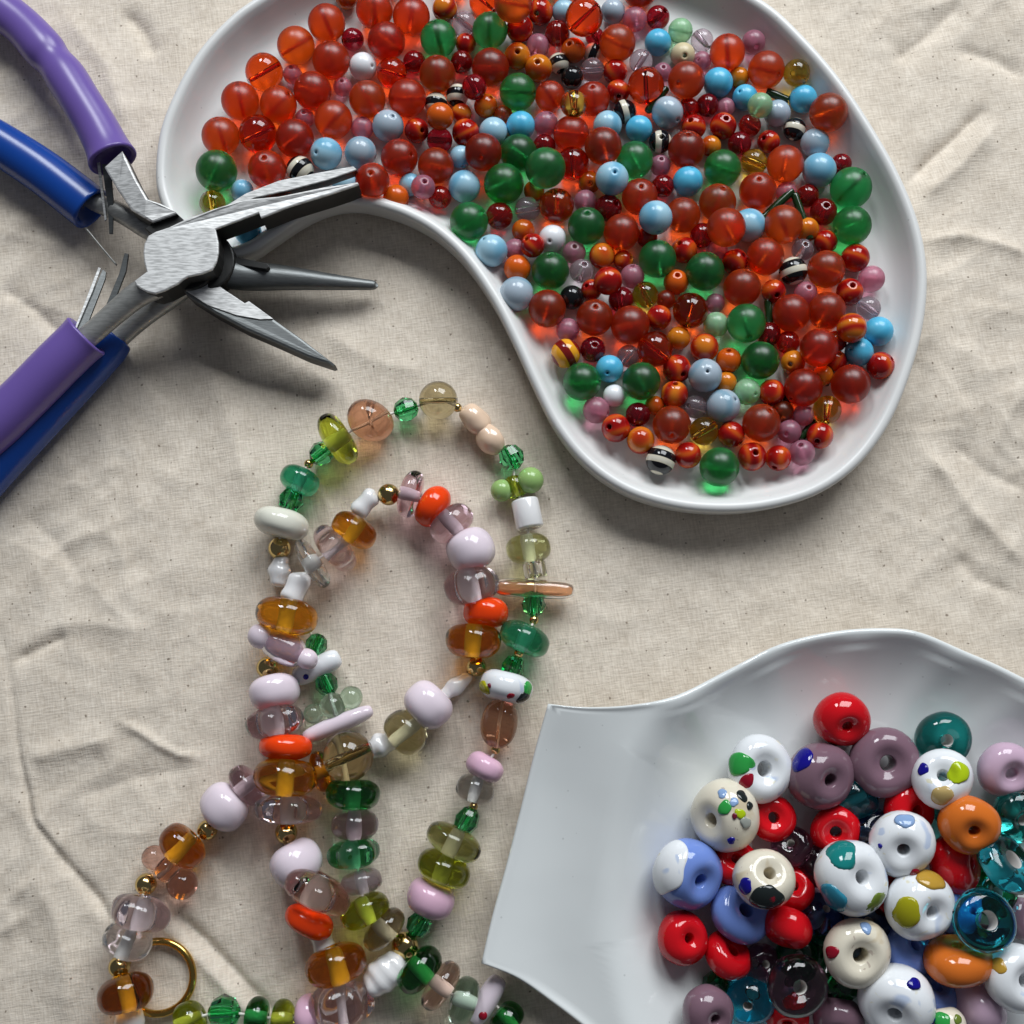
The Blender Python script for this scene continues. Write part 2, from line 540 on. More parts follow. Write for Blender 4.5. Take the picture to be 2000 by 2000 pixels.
def bead_mesh(shape, mat, seed=0):
    """unit-size bead meshes (outer radius 1 before scaling), shared between alike beads"""
    key = (shape, mat, seed)
    if key in MESH:
        return MESH[key]
    kind = shape[0]
    smooth = True
    bore = None
    if kind == 'round':                       # ball with a bored channel: ('round', bore)
        rb = shape[1]
        p0 = math.acos(rb)
        n = 15
        prof = [(math.cos(-p0 + 2 * p0 * k / n), math.sin(-p0 + 2 * p0 * k / n)) for k in range(n + 1)]
        zt = math.sin(p0)
        prof += [(rb * 0.86, zt * 0.96), (rb * 0.8, 0.5), (rb * 0.8, 0), (rb * 0.8, -0.5), (rb * 0.86, -zt * 0.96)]
        v, f = revolve(prof, 26)
    elif kind == 'ring':                      # rondelle / donut: ('ring', half height ratio, bore ratio, power)
        h, rb, pw = shape[1:4]
        p0 = math.acos(rb ** (pw / 2))
        prof = []
        n = 18
        for k in range(n + 1):
            a = -p0 + 2 * p0 * k / n
            r = math.cos(a) ** (2 / pw)
            prof.append((r, math.copysign(ring_height(shape, r), math.sin(a)) if k not in (n // 2,) else 0.0))
        zt = prof[-1][1]
        rb2 = rb * 0.84
        prof += [(rb * 0.93, zt * 0.985), (rb2, zt * 0.9), (rb2 * 0.97, zt * 0.5), (rb2 * 0.97, 0), (rb2 * 0.97, -zt * 0.5), (rb2, -zt * 0.9), (rb * 0.93, -zt * 0.985)]
        bore = (n + 2, len(prof) - 2, len(prof))
        v, f = revolve(prof, 32, wob=0.022, seed=seed)
        if len(shape) > 5:                     # scalloped rim
            v = [(x * k_, y * k_, z) for (x, y, z) in v for k_ in (1 + shape[5] * math.cos(6 * math.atan2(y, x)) * max(0.0, math.hypot(x, y) - rb),)]
        o_ = Vector((seed * 3.7, seed * 1.3, 5.1))
        v = [tuple(Vector(q) * (1 + 0.045 * mnoise.noise(Vector(q) * 1.3 + o_))) for q in v]
    elif kind == 'facet':                     # fire-polished facetted bead: ('facet', half length)
        h = shape[1]
        prof = [(0.28, h), (0.72, h * 0.72), (1.0, h * 0.02), (0.72, -h * 0.72), (0.28, -h), (0.22, 0)]
        v, f = revolve(prof, 9)
        smooth = False
    elif kind == 'pearl':                     # ('pearl', half length, grooves, seed)
        h, g = shape[1], shape[2]
        prof = [(0.06, h)]
        n = 26
        for k in range(1, n):
            t = math.pi * k / n
            r = math.sin(t) ** 0.8
            r *= 1 - ((0.42 / max(g, 2)) * (0.5 + 0.5 * math.cos(2 * math.pi * g * k / n)) if g else 0)
            prof.append((max(r, 0.08), h * math.cos(t)))
        prof += [(0.06, -h)]
        v, f = revolve(prof, 24, wob=0.03, seed=seed)
        if mat in ('pearl', 'peach_pearl'):
            o_ = Vector((seed * 2.9 + h, g * 1.7, 2.3))
            v = [tuple(Vector(q) * (1 + 0.13 * mnoise.noise(Vector(q) * 1.1 + o_))) for q in v]
    elif kind == 'tube':                      # ('tube', half length)
        h = shape[1]
        prof = [(0.45, h), (0.8, h), (0.95, h * 0.94), (1, h * 0.84), (1, 0), (1, -h * 0.84), (0.95, -h * 0.94), (0.8, -h), (0.45, -h), (0.45, 0)]
        v, f = revolve(prof, 22)
    me = bpy.data.meshes.new('bead')
    me.from_pydata(v, [], f)
    me.materials.append(MATS[mat])
    if bore and mat in GLASSES:                # powdery lining of the bored channel
        me.materials.append(MATS['bore_lining'])
        m_ = bore[2]
        me.polygons.foreach_set('material_index', [1 if bore[0] <= (k % m_) < bore[1] else 0 for k in range(len(f))])
    me.polygons.foreach_set('use_smooth', [smooth] * len(me.polygons))
    bm = bmesh.new()
    bm.from_mesh(me)
    bmesh.ops.recalc_face_normals(bm, faces=bm.faces)
    bm.to_mesh(me)
    bm.free()
    # scale to real size is done on the object, textures use object coordinates
    MESH[key] = me
    return me


SIZED = {}


def place_bead(name, shape, mat, pos, size, axis, parent=None, seed=0, spin=True):
    """size in drawing units; meshes are shared between beads of one size step"""
    step = max(1, round(size))
    key = (shape, mat, seed, step)
    if key not in SIZED:
        me = bead_mesh(shape, mat, seed).copy()
        me.transform(Matrix.Scale(step * U, 4))
        SIZED[key] = me
    o = bpy.data.objects.new(name, SIZED[key])
    col.objects.link(o)
    q = Vector(axis).normalized().to_track_quat('Z', 'Y')
    turn = Quaternion((0, 0, 1), random.random() * 6.28 if spin else 0.0)
    o.rotation_mode = 'QUATERNION'
    o.rotation_quaternion = q @ turn
    o.location = Vector(pos) * U
    if parent is not None:
        o.parent = parent
        o.location = Vector(pos) * U - parent.location
    return o


def catmull(pts, per, closed=True):
    out = []
    n = len(pts)
    rng = n if closed else n - 1
    for i in range(rng):
        if closed:
            p0, p1, p2, p3 = (pts[(i + k - 1) % n] for k in range(4))
        else:
            p0, p1, p2, p3 = pts[max(i - 1, 0)], pts[i], pts[i + 1], pts[min(i + 2, n - 1)]
        for k in range(per):
            t = k / per
            out.append(tuple(0.5 * ((2 * b) + (-a + c) * t + (2 * a - 5 * b + 4 * c - d) * t * t + (-a + 3 * b - 3 * c + d) * t ** 3)
                             for a, b, c, d in zip(p0, p1, p2, p3)))
    if not closed:
        out.append(tuple(pts[-1]))
    return out


def sweep(path, segs=18, ry=1.0, cap=True, cap_round=True):
    """tube along [(x,y,z,r)], ry = height/width of the section; returns verts, faces"""
    v, f = [], []
    P = [Vector(p[:3]) for p in path]
    for i, p in enumerate(P):
        d = (P[min(i + 1, len(P) - 1)] - P[max(i - 1, 0)]).normalized()
        side = d.cross(Vector((0, 0, 1))).normalized()
        up = side.cross(d).normalized()
        r = path[i][3]
        for k in range(segs):
            a = 2 * math.pi * k / segs
            v.append(tuple(p + side * (math.cos(a) * r) + up * (math.sin(a) * r * ry)))
    for i in range(len(P) - 1):
        for k in range(segs):
            l = (k + 1) % segs
            f.append((i * segs + k, i * segs + l, (i + 1) * segs + l, (i + 1) * segs + k))
    if cap:
        f.append(tuple(range(segs))[::-1])
        f.append(tuple(range((len(P) - 1) * segs, len(P) * segs)))
    return v, f


# ------------------------------------------------------------------ the cloth


def perlin(x, y, seed):
    rng = np.random.RandomState(seed)
    perm = rng.permutation(256)
    ang = rng.rand(256) * 2 * np.pi
    gx, gy = np.cos(ang), np.sin(ang)
    xi, yi = np.floor(x).astype(int), np.floor(y).astype(int)
    xf, yf = x - xi, y - yi
    u = xf * xf * xf * (xf * (xf * 6 - 15) + 10)
    w = yf * yf * yf * (yf * (yf * 6 - 15) + 10)

    def g(ix, iy, dx, dy):
        h = perm[(perm[ix & 255] + iy) & 255]
        return gx[h] * dx + gy[h] * dy
    a = g(xi, yi, xf, yf)
    b = g(xi + 1, yi, xf - 1, yf)
    c = g(xi, yi + 1, xf, yf - 1)
    d = g(xi + 1, yi + 1, xf - 1, yf - 1)
    return (a + u * (b - a)) + w * ((c + u * (d - c)) - (a + u * (b - a)))


CREASES = [  # picture points of a fold, height, half width; <0 is a groove
    ([(0, 1245), (20, 1360), (38, 1480), (62, 1600), (120, 1680), (190, 1760), (250, 1850)], -9, 11),
    ([(0, 1265), (22, 1380), (46, 1490), (72, 1600), (135, 1680)], 6, 14),
    ([(325, 1770), (400, 1840), (470, 1915), (560, 2010)], -10, 12),
    ([(300, 1790), (380, 1865), (450, 1940), (520, 2010)], 7, 16),
    ([(230, 1408), (275, 1430), (310, 1455), (350, 1475), (390, 1477)], 6, 9),
    ([(20, 1295), (80, 1265), (130, 1240)], -7, 14),
    ([(55, 1485), (130, 1462), (230, 1440)], 8, 26),
    ([(1775, 355), (1830, 300), (1880, 255), (1930, 205)], -11, 16),
    ([(1800, 385), (1870, 330), (1950, 240)], 8, 24),
    ([(1740, 120), (1810, 70), (1880, 0)], -10, 30),
    ([(1870, 90), (1940, 110), (2010, 150)], -9, 28),
    ([(1800, 470), (1880, 460), (1960, 480), (2010, 500)], 7, 18),
    ([(1800, 880), (1850, 930), (1900, 1000), (1960, 1060), (2010, 1110)], 7, 22),
    ([(1860, 860), (1930, 920), (2010, 960)], -7, 24),
    ([(1870, 1080), (1910, 1130), (1990, 1160)], -6, 20),
    ([(240, 20), (280, 60), (300, 110)], -9, 26),
    ([(120, 20), (210, 130), (250, 260)], 6, 34),
    ([(0, 560), (60, 600), (150, 680)], -7, 18),
    ([(40, 1000), (110, 1060), (160, 1140)], -5, 26),
    ([(340, 660), (420, 740), (460, 860), (480, 980)], 6, 40),
    ([(620, 640), (720, 700), (830, 730)], 5, 34),
    ([(60, 1700), (110, 1800), (130, 1900), (120, 2000)], 7, 36),
    ([(150, 1560), (260, 1520), (380, 1500)], -5, 22),
]


def build_cloth():
    n = 620
    half = 1750.0
    ax = np.linspace(-half, half, n)
    X, Y = np.meshgrid(ax, ax)
    Z = 7 * perlin(X / 620 + 3.1, Y / 620 + 8.2, 1)
    # soft crumple, stronger where the cloth has been folded
    wx = X + 60 * perlin(X / 260, Y / 260, 11)
    wy = Y + 60 * perlin(X / 260 + 40, Y / 260, 12)
    mask = np.clip(0.35 + 1.3 * perlin(X / 500 + 9, Y / 500 + 4, 5), 0.08, 1.0)
    edge = np.clip((np.abs(X) - 550) / 450, 0, 1)
    ca, sa = math.cos(0.7), math.sin(0.7)
    u, w = wx * ca + wy * sa, -wx * sa + wy * ca
    rid = 1 - np.abs(perlin(u / 300, w / 120, 2)) * 2.6
    Z += (2 + 6 * edge) * mask * np.clip(rid, 0, 1) ** 2.2
    fine = 1 - np.abs(perlin(u / 330 + 3.3, w / 210 + 1.7, 8)) * 9
    Z += (1.6 + 4.0 * edge) * mask * np.clip(fine, 0, 1) ** 1.5
    fine2 = 1 - np.abs(perlin(w / 260 + 8.3, u / 190 + 4.7, 9)) * 10
    Z += (1.0 + 3.0 * edge) * mask * np.clip(fine2, 0, 1) ** 1.5
    rid2 = 1 - np.abs(perlin(wx / 130 + 7, wy / 150, 3)) * 2.8
    Z += (1.5 + 4.0 * edge) * mask * np.clip(rid2, 0, 1) ** 2
    Z += (2.2 + 2.2 * edge) * perlin(wx / 70, wy / 60, 4) * (0.4 + mask)
    Z += 0.9 * perlin(X / 26, Y / 26, 6)
    for pts, h, wd in CREASES:
        P = [at(p[0], p[1], 0) for p in pts]
        D = np.full(X.shape, 1e9)
        T = np.zeros(X.shape)
        for i in range(len(P) - 1):
            ax_, ay_, bx_, by_ = P[i].x, P[i].y, P[i + 1].x, P[i + 1].y
            dx, dy = bx_ - ax_, by_ - ay_
            t = np.clip(((X - ax_) * dx + (Y - ay_) * dy) / (dx * dx + dy * dy), 0, 1)
            d = np.hypot(X - ax_ - t * dx, Y - ay_ - t * dy)
            near = d < D
            T = np.where(near, (i + t) / (len(P) - 1), T)
            D = np.minimum(D, d)
        ends = np.clip(np.minimum(T, 1 - T) * 5 + 0.15, 0, 1)
        Z += 1.5 * h * ends * np.exp(-(D / (0.85 * wd)) ** 1.3)
    Z -= 6
    verts = np.stack([X.ravel() * U, Y.ravel() * U, Z.ravel() * U], 1)
    idx = np.arange(n * n).reshape(n, n)
    faces = np.stack([idx[:-1, :-1].ravel(), idx[:-1, 1:].ravel(), idx[1:, 1:].ravel(), idx[1:, :-1].ravel()], 1)
    me = bpy.data.meshes.new('cotton_cloth')
    me.vertices.add(len(verts))
    me.vertices.foreach_set('co', verts.ravel())
    me.loops.add(faces.size)
    me.loops.foreach_set('vertex_index', faces.ravel())
    me.polygons.add(len(faces))
    me.polygons.foreach_set('loop_start', np.arange(0, faces.size, 4))
    me.polygons.foreach_set('loop_total', np.full(len(faces), 4))
    me.update(calc_edges=True)
    me.polygons.foreach_set('use_smooth', np.ones(len(faces), bool))
    me.materials.append(MATS['cloth'])
    o = bpy.data.objects.new('cotton_cloth', me)
    col.objects.link(o)
    tag(o, 'creased unbleached cotton cloth with dark flecks under everything', 'cloth', kind='structure')


build_cloth()

# ------------------------------------------------------------------ the kidney shaped tray
TRAY_RIM = 82.0
TRAY_PX = [(302, 330), (312, 248), (345, 166), (384, 100), (432, 45), (490, -2), (620, -75), (800, -122), (1000, -138), (1200, -120), (1370, -65),
           (1495, 0), (1573, 70), (1646, 155), (1708, 248), (1760, 341), (1797, 435), (1813, 525), (1807, 625), (1781, 726), (1738, 828), (1676, 910),
           (1594, 966), (1490, 995), (1387, 1000), (1294, 987), (1211, 957), (1139, 905), (1083, 836), (1042, 757), (1003, 672), (960, 588), (905, 508),
           (850, 456), (795, 424), (741, 405), (690, 396), (638, 403), (586, 427), (532, 463), (490, 490), (440, 503), (385, 488), (335, 440), (309, 385)]
TRAY_PROFILE = [(22, 0), (12, 3), (6, 14), (4, 40), (2, 62), (0, 72), (2.5, 78.5), (8, 82), (15, 81.5), (21, 77), (28, 64), (37, 46), (48, 31), (60, 22), (72, 18.5), (84, 18)]
tray_rim = [at(x, y, TRAY_RIM) for x, y in catmull(TRAY_PX, 6)]
tray_rim = [Vector((p.x, p.y)) for p in tray_rim]


def inward(poly):
    n = len(poly)
    area = sum(poly[i].x * poly[(i + 1) % n].y - poly[(i + 1) % n].x * poly[i].y for i in range(n))
    s = 1 if area > 0 else -1
    out = []
    for i in range(n):
        d = (poly[(i + 2) % n] - poly[i - 2]).normalized()
        out.append(Vector((-d.y, d.x)) * s)
    return out


def build_tray():
    nrm = inward(tray_rim)
    n = len(tray_rim)
    v, f = [], []
    m = len(TRAY_PROFILE)
    for i in range(n):
        for d, z in TRAY_PROFILE:
            q = tray_rim[i] + nrm[i] * d
            v.append((q.x, q.y, z))
    for i in range(n):
        j = (i + 1) % n
        for k in range(m - 1):
            f.append((i * m + k, j * m + k, j * m + k + 1, i * m + k + 1))
    f.append(tuple(i * m + m - 1 for i in range(n)))
    f.append(tuple(i * m for i in range(n))[::-1])
    c = at(1150, 450, 0)
    o = fix_normals(mesh_obj('bead_tray', v, f, 'tray_glaze', loc=(c.x, c.y, 0)))
    tag(o, 'white glazed kidney shaped tray full of small round beads', 'tray')


build_tray()


def rim_distance(p, poly):
    best = 1e9
    n = len(poly)
    for i in range(0, n):
        a, b = poly[i], poly[(i + 1) % n]
        ab = b - a
        t = max(0, min(1, (p - a).dot(ab) / max(ab.dot(ab), 1e-6)))
        best = min(best, (p - a - ab * t).length)
    return best


def tray_floor(p):
    d = rim_distance(Vector((p.x, p.y)), tray_rim)
    if d >= 84:
        return 18.0
    for (d0, z0), (d1, z1) in zip(TRAY_PROFILE[7:], TRAY_PROFILE[8:]):
        if d0 <= d <= d1:
            return z0 + (z1 - z0) * (d - d0) / (d1 - d0)
    return 60.0


def settle(beads, floor_fn, rounds=70, spring=0.35):
    """let overlapping beads come to rest on the floor and on each other, staying under their picture points"""
    for b in beads:
        p = at(b['x'], b['y'], 40)
        b['fz'] = floor_fn(p)
        b['z'] = b['fz'] + b['r'] + b['lay'] * 42
        q = at(b['x'], b['y'], b['z'])
        b['p'] = Vector((q.x, q.y, b['z']))
    for it in range(rounds):
        for i, b in enumerate(beads):
            t = at(b['x'], b['y'], b['p'].z)
            b['p'].x += (t.x - b['p'].x) * spring
            b['p'].y += (t.y - b['p'].y) * spring
            b['p'].z = max(b['fz'] + b['r'], b['p'].z - 2.0)
        for i in range(len(beads)):
            a = beads[i]
            for j in range(i + 1, len(beads)):
                c = beads[j]
                s = (a['r'] + c['r']) * 0.975
                dx = c['p'].x - a['p'].x
                if abs(dx) > s:
                    continue
                dy = c['p'].y - a['p'].y
                if abs(dy) > s:
                    continue
                dz = c['p'].z - a['p'].z
                d2 = dx * dx + dy * dy + dz * dz
                if d2 >= s * s or d2 < 1e-6:
                    continue
                d = math.sqrt(d2)
                k = (s - d) / d * 0.5
                for o, sg in ((a, -1), (c, 1)):
                    o['p'].x += sg * dx * k * 0.8
                    o['p'].y += sg * dy * k * 0.8
                    o['p'].z = max(o['fz'] + o['r'], o['p'].z + sg * dz * k)


# kind: (mesh name, shape, material, words)
RB = ('round', 0.11)
RBS = ('round', 0.22)
KIND = {
    'R': ('glass_bead', RB, 'red_frost', 'frosted red bead'), 'Rg': ('glass_bead', RB, 'red_clear', 'shiny red bead'),
    'G': ('glass_bead', RB, 'green_frost', 'frosted green bead'), 'B': ('glass_bead', RB, 'sky_streak', 'sky blue bead'),
    'T': ('glass_bead', RB, 'turquoise', 'turquoise bead'), 'S': ('glass_bead', RB, 'grey_blue', 'grey blue bead'),
    'P': ('glass_bead', RBS, 'pink_frost', 'small pink bead'), 'M': ('glass_bead', RBS, 'mauve_clear', 'small mauve bead'),
    'W': ('glass_bead', RB, 'white_bead', 'plain white bead'), 'C': ('wooden_bead', RBS, 'cream_bead', 'cream bead'),
    'K': ('glass_bead', RBS, 'black_stripe', 'black and cream striped bead'), 'KB': ('glass_bead', RBS, 'black_bead', 'glossy black bead'),
    'A': ('glass_bead', RBS, 'amber_clear', 'clear amber bead'), 'L': ('glass_bead', RB, 'pale_green', 'pale green bead'),
    'D': ('glass_bead', RBS, 'dark_red', 'small dark red bead'), 'OR': ('glass_bead', RBS, 'red_swirl', 'red orange swirled bead'),
    'OY': ('glass_bead', RBS, 'yellow_swirl', 'yellow swirled bead'), 'OO': ('glass_bead', RBS, 'orange_bead', 'opaque orange bead'),
    'OA': ('glass_bead', RBS, 'brown_amber', 'amber brown bead'), 'OS': ('glass_bead', RBS, 'maroon_stripe', 'maroon and yellow striped bead'),
}
# kind x y radius layer [hole offset x y as share of the radius]
TRAY_BEADS = """
R 638 45 37 0;R 578 89 37 0;Rg 516 141 37 0;R 469 197 37 0 -.1 -.75;R 544 204 36 0;R 432 266 37 0;Rg 504 262 37 0;R 575 273 37 0;R 610 178 37 0;R 647 118 37 0
R 652 234 37 0;R 522 331 37 0 0 -.25;G 425 340 39 0 .5 -.7;D 689 77 22 0;P 571 145 18 0 0 -.3;P 669 169 18 0 0 -.2;P 596 230 18 0 0 -.2;W 709 130 27 1
B 637 300 31 1;S 704 298 31 1;K 585 329 27 0;B 470 371 22 0;A 416 393 25 0
R 732 18 37 0 0 -.6;R 803 33 37 0;OY 869 17 25 1;OA 677 -4 22 0;R 756 83 37 0;G 857 75 36 1 -.2 -.6;M 909 52 24 0;G 961 57 35 0 0 -.8;Rg 946 4 30 0;R 1002 8 37 1
OR 1009 56 27 1;OA 1010 110 26 1 0 .15;D 903 116 22 0;D 809 121 22 0;R 856 148 36 0;R 958 132 37 0;D 927 172 24 1;K 894 188 22 0;G 1012 182 36 0;OA 952 207 23 0;K 851 201 22 0
OO 859 231 26 1;OR 909 253 27 1;OY 902 225 20 0;Rg 766 141 30 0;R 717 196 36 0;R 794 190 37 0;P 708 248 22 0;S 758 245 31 1 .4 -.25;OR 814 255 24 0;B 963 259 28 0;T 1017 246 28 0
R 948 296 36 1;B 900 308 22 0;D 859 271 25 0;R 781 310 36 0;R 853 323 35 0;G 1010 300 36 0;G 983 358 38 0;B 907 364 31 0;P 827 364 23 1 .2 -.1;B 799 364 22 0;OO 776 381 25 0
R 727 352 33 0 0 0;D 857 385 22 0;M 1031 407 24 1;D 706 360 18 0
OR 1060 23 26 1;P 1053 87 22 1;B 1097 23 24 0;Rg 1143 35 37 1;S 1199 23 24 0;D 1087 68 25 0;P 1238 37 24 0;D 1285 34 23 0;L 1329 60 24 0;R 1203 87 36 0;D 1159 70 18 1
T 1285 83 26 1;C 1335 108 24 0 .05 .5;M 1371 79 22 0;OO 1117 101 24 1 -.4 -.1;K 1157 104 18 0;OA 1062 130 27 1 -.1 0;K 1088 125 20 0;KB 1117 149 22 0;M 1158 135 23 1;OR 1201 145 24 0
M 1252 120 23 0;P 1294 141 18 0 0 -.1;Rg 1255 168 36 0;R 1342 161 36 1;P 1373 118 18 0;T 1405 159 29 1;R 1072 188 30 -1;A 1122 207 26 1 0 .9;R 1161 193 33 0 -.1 -.3;K 1213 215 23 0
S 1306 219 31 1 .6 .7;D 1381 207 22 0;B 1190 244 28 0;T 1248 252 26 1;P 1064 244 24 1;R 1116 265 35 0;R 1182 284 36 1;OR 1354 245 24 0 -.4 -.2;K 1290 277 22 0 0 0;G 1238 311 36 0
R 1342 298 36 0 0 -.5;P 1286 323 20 0 0 -.3;D 1062 284 22 0;G 1064 329 38 1 .7 -.6;Rg 1128 319 32 0;B 1198 354 32 1 .1 0;T 1340 348 29 1 .2 -.7;D 1296 364 22 0;R 1248 383 35 0 0 -.2
P 1147 383 22 1;OA 1141 356 22 0;Rg 1087 402 34 0;G 1411 329 36 1
R 1418 106 35 0;P 1472 82 23 0;R 1493 137 36 0;A 1555 143 26 0;T 1451 193 25 0;L 1487 207 24 1;S 1518 224 26 0;T 1569 193 27 0;R 1616 223 37 1;OR 1412 248 26 0 .1 -.2;D 1464 246 22 0
OR 1501 277 22 0;K 1549 250 22 1 .3 .1;S 1594 280 28 0;A 1471 315 26 0;R 1534 325 36 0;B 1602 329 33 1;G 1660 366 39 0;R 1480 373 36 1 -.1 -.3;R 1402 398 36 0 .2 -.5;D 1578 384 22 -1;D 1642 321 20 0
G 918 432 37 0 .8 -.3;D 974 418 26 -1;G 1146 443 36 0 0 -.4;D 1187 404 26 -1;R 1216 453 35 0;B 965 489 31 1 -.5 -.5;OA 1022 449 22 0;OR 1035 479 23 1;W 1078 466 26 1;P 1007 491 20 0
OO 1010 528 26 0;S 1016 569 33 1;G 1075 529 36 0 -.1 -.6;P 1125 497 22 0 0 -.2;M 1137 530 23 0 .2 -.3;OY 1176 499 25 0;OY 1221 514 19 0;OR 1190 552 27 1;KB 1120 580 23 0;D 1212 584 24 -1
R 1066 600 36 0;R 1161 621 35 0 0 -.35;R 1232 635 37 0;P 1108 642 22 0;OS 1105 690 28 0;D 1158 683 24 0 .1 -.1;T 1190 720 26 1;M 1227 696 21 0;G 1138 745 36 0 .9 .1
B 1279 425 32 1;R 1335 422 34 0;R 1419 441 37 1;B 1466 441 32 0;R 1533 438 37 1;D 1372 466 24 0;OR 1339 487 25 0;G 1284 507 36 1;G 1376 530 37 1;OR 1430 507 25 0;R 1494 501 36 0;M 1568 487 21 0 .1 -.2
K 1550 530 27 1;R 1449 561 36 0;OR 1511 569 23 0;OO 1316 555 24 0 0 -.3;A 1260 572 25 -1;Rg 1349 607 34 0;P 1397 592 18 0;OR 1288 617 24 1;L 1401 634 24 0;G 1462 633 37 1 .1 .9;R 1542 617 36 0;P 1573 571 22 0 .1 -.2
Rg 1283 685 34 0;OA 1324 661 22 -1;OY 1376 679 27 1;OO 1423 704 24 1 -.1 -.6;G 1485 704 36 0 .9 .1;D 1535 675 22 0;OR 1320 721 27 0;S 1378 733 32 1 0 0;G 1254 744 36 0 .3 .8;R 1568 751 36 0;R 1595 681 36 1
D 1603 418 26 0 0 -.1;OR 1609 468 22 0;G 1661 441 37 0;R 1613 526 36 0;OR 1672 505 27 0;P 1701 543 25 0;OR 1660 571 26 0 0 -.2;M 1696 603 23 0;R 1618 611 36 0;OY 1659 638 28 1;T 1715 646 28 0;T 1674 690 27 0;OR 1713 710 26 0;R 1657 748 37 0
W 1199 773 21 1;P 1166 802 25 0;OR 1202 835 27 0;D 1249 808 23 0;OY 1251 860 26 0;K 1290 898 28 0;OY 1314 769 26 0;R 1312 829 36 0;M 1358 794 22 -1;S 1414 790 32 1;A 1375 842 27 0;OR 1344 889 25 0;OR 1429 848 25 0;G 1405 912 37 0 .9 .2
L 1456 764 25 0;OR 1506 768 25 0;R 1487 826 36 0;P 1564 809 20 0;P 1542 838 22 1;A 1614 801 27 0;OR 1601 851 25 0;P 1565 884 24 0;OR 1471 892 27 0 .1 -.1;OR 1520 894 24 0
T 484 452 26 0;R 552 415 24 0;B 682 358 24 0
R 1110 -40 36 0;R 890 -50 36 0;R 1250 -20 35 0;G 1050 -50 36 0;R 760 -45 36 0
"""


def parse_beads():
    out = []
    for rec in TRAY_BEADS.replace('\n', ';').split(';'):
        w = rec.split()
        if not w:
            continue
        b = dict(k=w[0], x=float(w[1]), y=float(w[2]), r=float(w[3]) * 1.04, lay=float(w[4]))
        b['hole'] = (float(w[5]), float(w[6])) if len(w) > 5 else None
        out.append(b)
    return out


def neighbour_words(beads, i):
    """(relation, words) of the beads that touch bead i in the picture"""
    a = beads[i]
    out = []
    for j, c in enumerate(beads):
        if j == i:
            continue
        dx, dy = c['x'] - a['x'], c['y'] - a['y']
        d = math.hypot(dx, dy)
        if d > (a['r'] + c['r']) * 1.25:
            continue
        if abs(dy) > abs(dx) * 1.1:
            rel = 'below' if dy < 0 else 'above'
        elif abs(dx) > abs(dy) * 1.1:
            rel = 'beside'
        else:
            rel = 'beside'
        out.append((d, rel, c['words']))
    out.sort(key=lambda t: t[0])
    return [(r, w) for _, r, w in out]


def article(w):
    return ('an ' if w[0] in 'aeiou' else 'a ') + w


def unique_labels(beads, tail):
    from itertools import combinations
    nb = [neighbour_words(beads, i) for i in range(len(beads))]
    sets = [set(n) for n in nb]
    labels = []
    used = set()
    for i, b in enumerate(beads):
        if b.get('label'):
            labels.append(b['label'])
            used.add(b['label'])
            continue
        same = [j for j in range(len(beads)) if j != i and beads[j]['words'] == b['words']]
        opts = list(dict.fromkeys(nb[i]))
        best = None
        if not same:
            best = []
        for size in (1, 2, 3):
            if best is not None:
                break
            for cmb in combinations(opts, size):
                if not any(set(cmb) <= sets[j] for j in same):
                    best = list(cmb)
                    break
        if best is None:
            best = opts[:2]
        txt = b['words']
        if best:
            parts = []
            prev = None
            for rel, w in best:
                parts.append((rel + ' ' if rel != prev else '') + article(w))
                prev = rel
            txt += ', ' + ' and '.join(parts)
        words = txt.split()
        if len(words) + len(tail.split()) <= 16:
            txt += ' ' + tail
            words = txt.split()
        if len(words) > 16:
            head, rest = txt.split(', ', 1)
            rest = ' '.join(w for w in rest.split() if w not in ('a', 'an', 'bead', 'small', 'swirled'))
            txt = ' '.join((head + ', ' + rest).split()[:16])
        if txt in used:
            txt2 = None
            for rows in ('near the top of the photo', 'near the middle of the photo'):
                t = b['words'] + ' at ' + rows
                if t not in used:
                    txt2 = t
                    break
            txt = txt2 or txt
        used.add(txt)
        labels.append(txt)
    return labels


GROUPS = {'R': 'frosted red beads in the tray', 'G': 'frosted green beads in the tray', 'P': 'small pink beads in the tray'}


def build_tray_beads():
    beads = parse_beads()
    for b in beads:
        b['words'] = KIND[b['k']][3]
    rnd = random.Random(21)
    n_fill = 0
    for gy in range(10, 880, 15):
        for gx in range(860, 1680, 15):
            x, y = gx + rnd.uniform(-5, 5), gy + rnd.uniform(-5, 5)
            p = at(x, y, 30)
            if rim_distance(Vector((p.x, p.y)), tray_rim) < 120 or (x > 1500 and y < 220) or (y > 640 and x < 1120) or (x < 960 and y > 360) or n_fill >= 90:
                continue
            gap = min(math.hypot(b['x'] - x, b['y'] - y) - b['r'] for b in beads)
            if gap > 7.5:
                k = rnd.choice(['D', 'OR', 'OR', 'P', 'OA', 'D', 'R'])
                beads.append(dict(k=k, x=x, y=y, r=rnd.choice((19, 21, 24)), lay=-1, hole=None, words=KIND[k][3]))
                n_fill += 1
    settle(beads, tray_floor)
    labels = unique_labels(beads, 'in tray')
    for b, lab in zip(beads, labels):
        name, shape, mat, words = KIND[b['k']]
        if b['hole']:
            hx, hy = b['hole']
            n = min(0.999, math.hypot(hx, hy))
            axis = (hx, -hy, math.sqrt(max(0.0, 1 - n * n)))
        else:
            a = random.random() * 6.28
            axis = (math.cos(a), math.sin(a), random.choice((random.uniform(-0.25, 0.3), random.uniform(-0.2, 0.4), random.uniform(0.7, 1.6))))
        striped = b['k'] in ('K', 'OS')
        if striped:
            axis = (axis[0], axis[1], 0.0)
        o = place_bead(name, shape, mat, b['p'], b['r'], axis, spin=not striped)
        tag(o, lab, 'bead', words + 's loose in the tray')
    return beads


tray_beads = build_tray_beads()

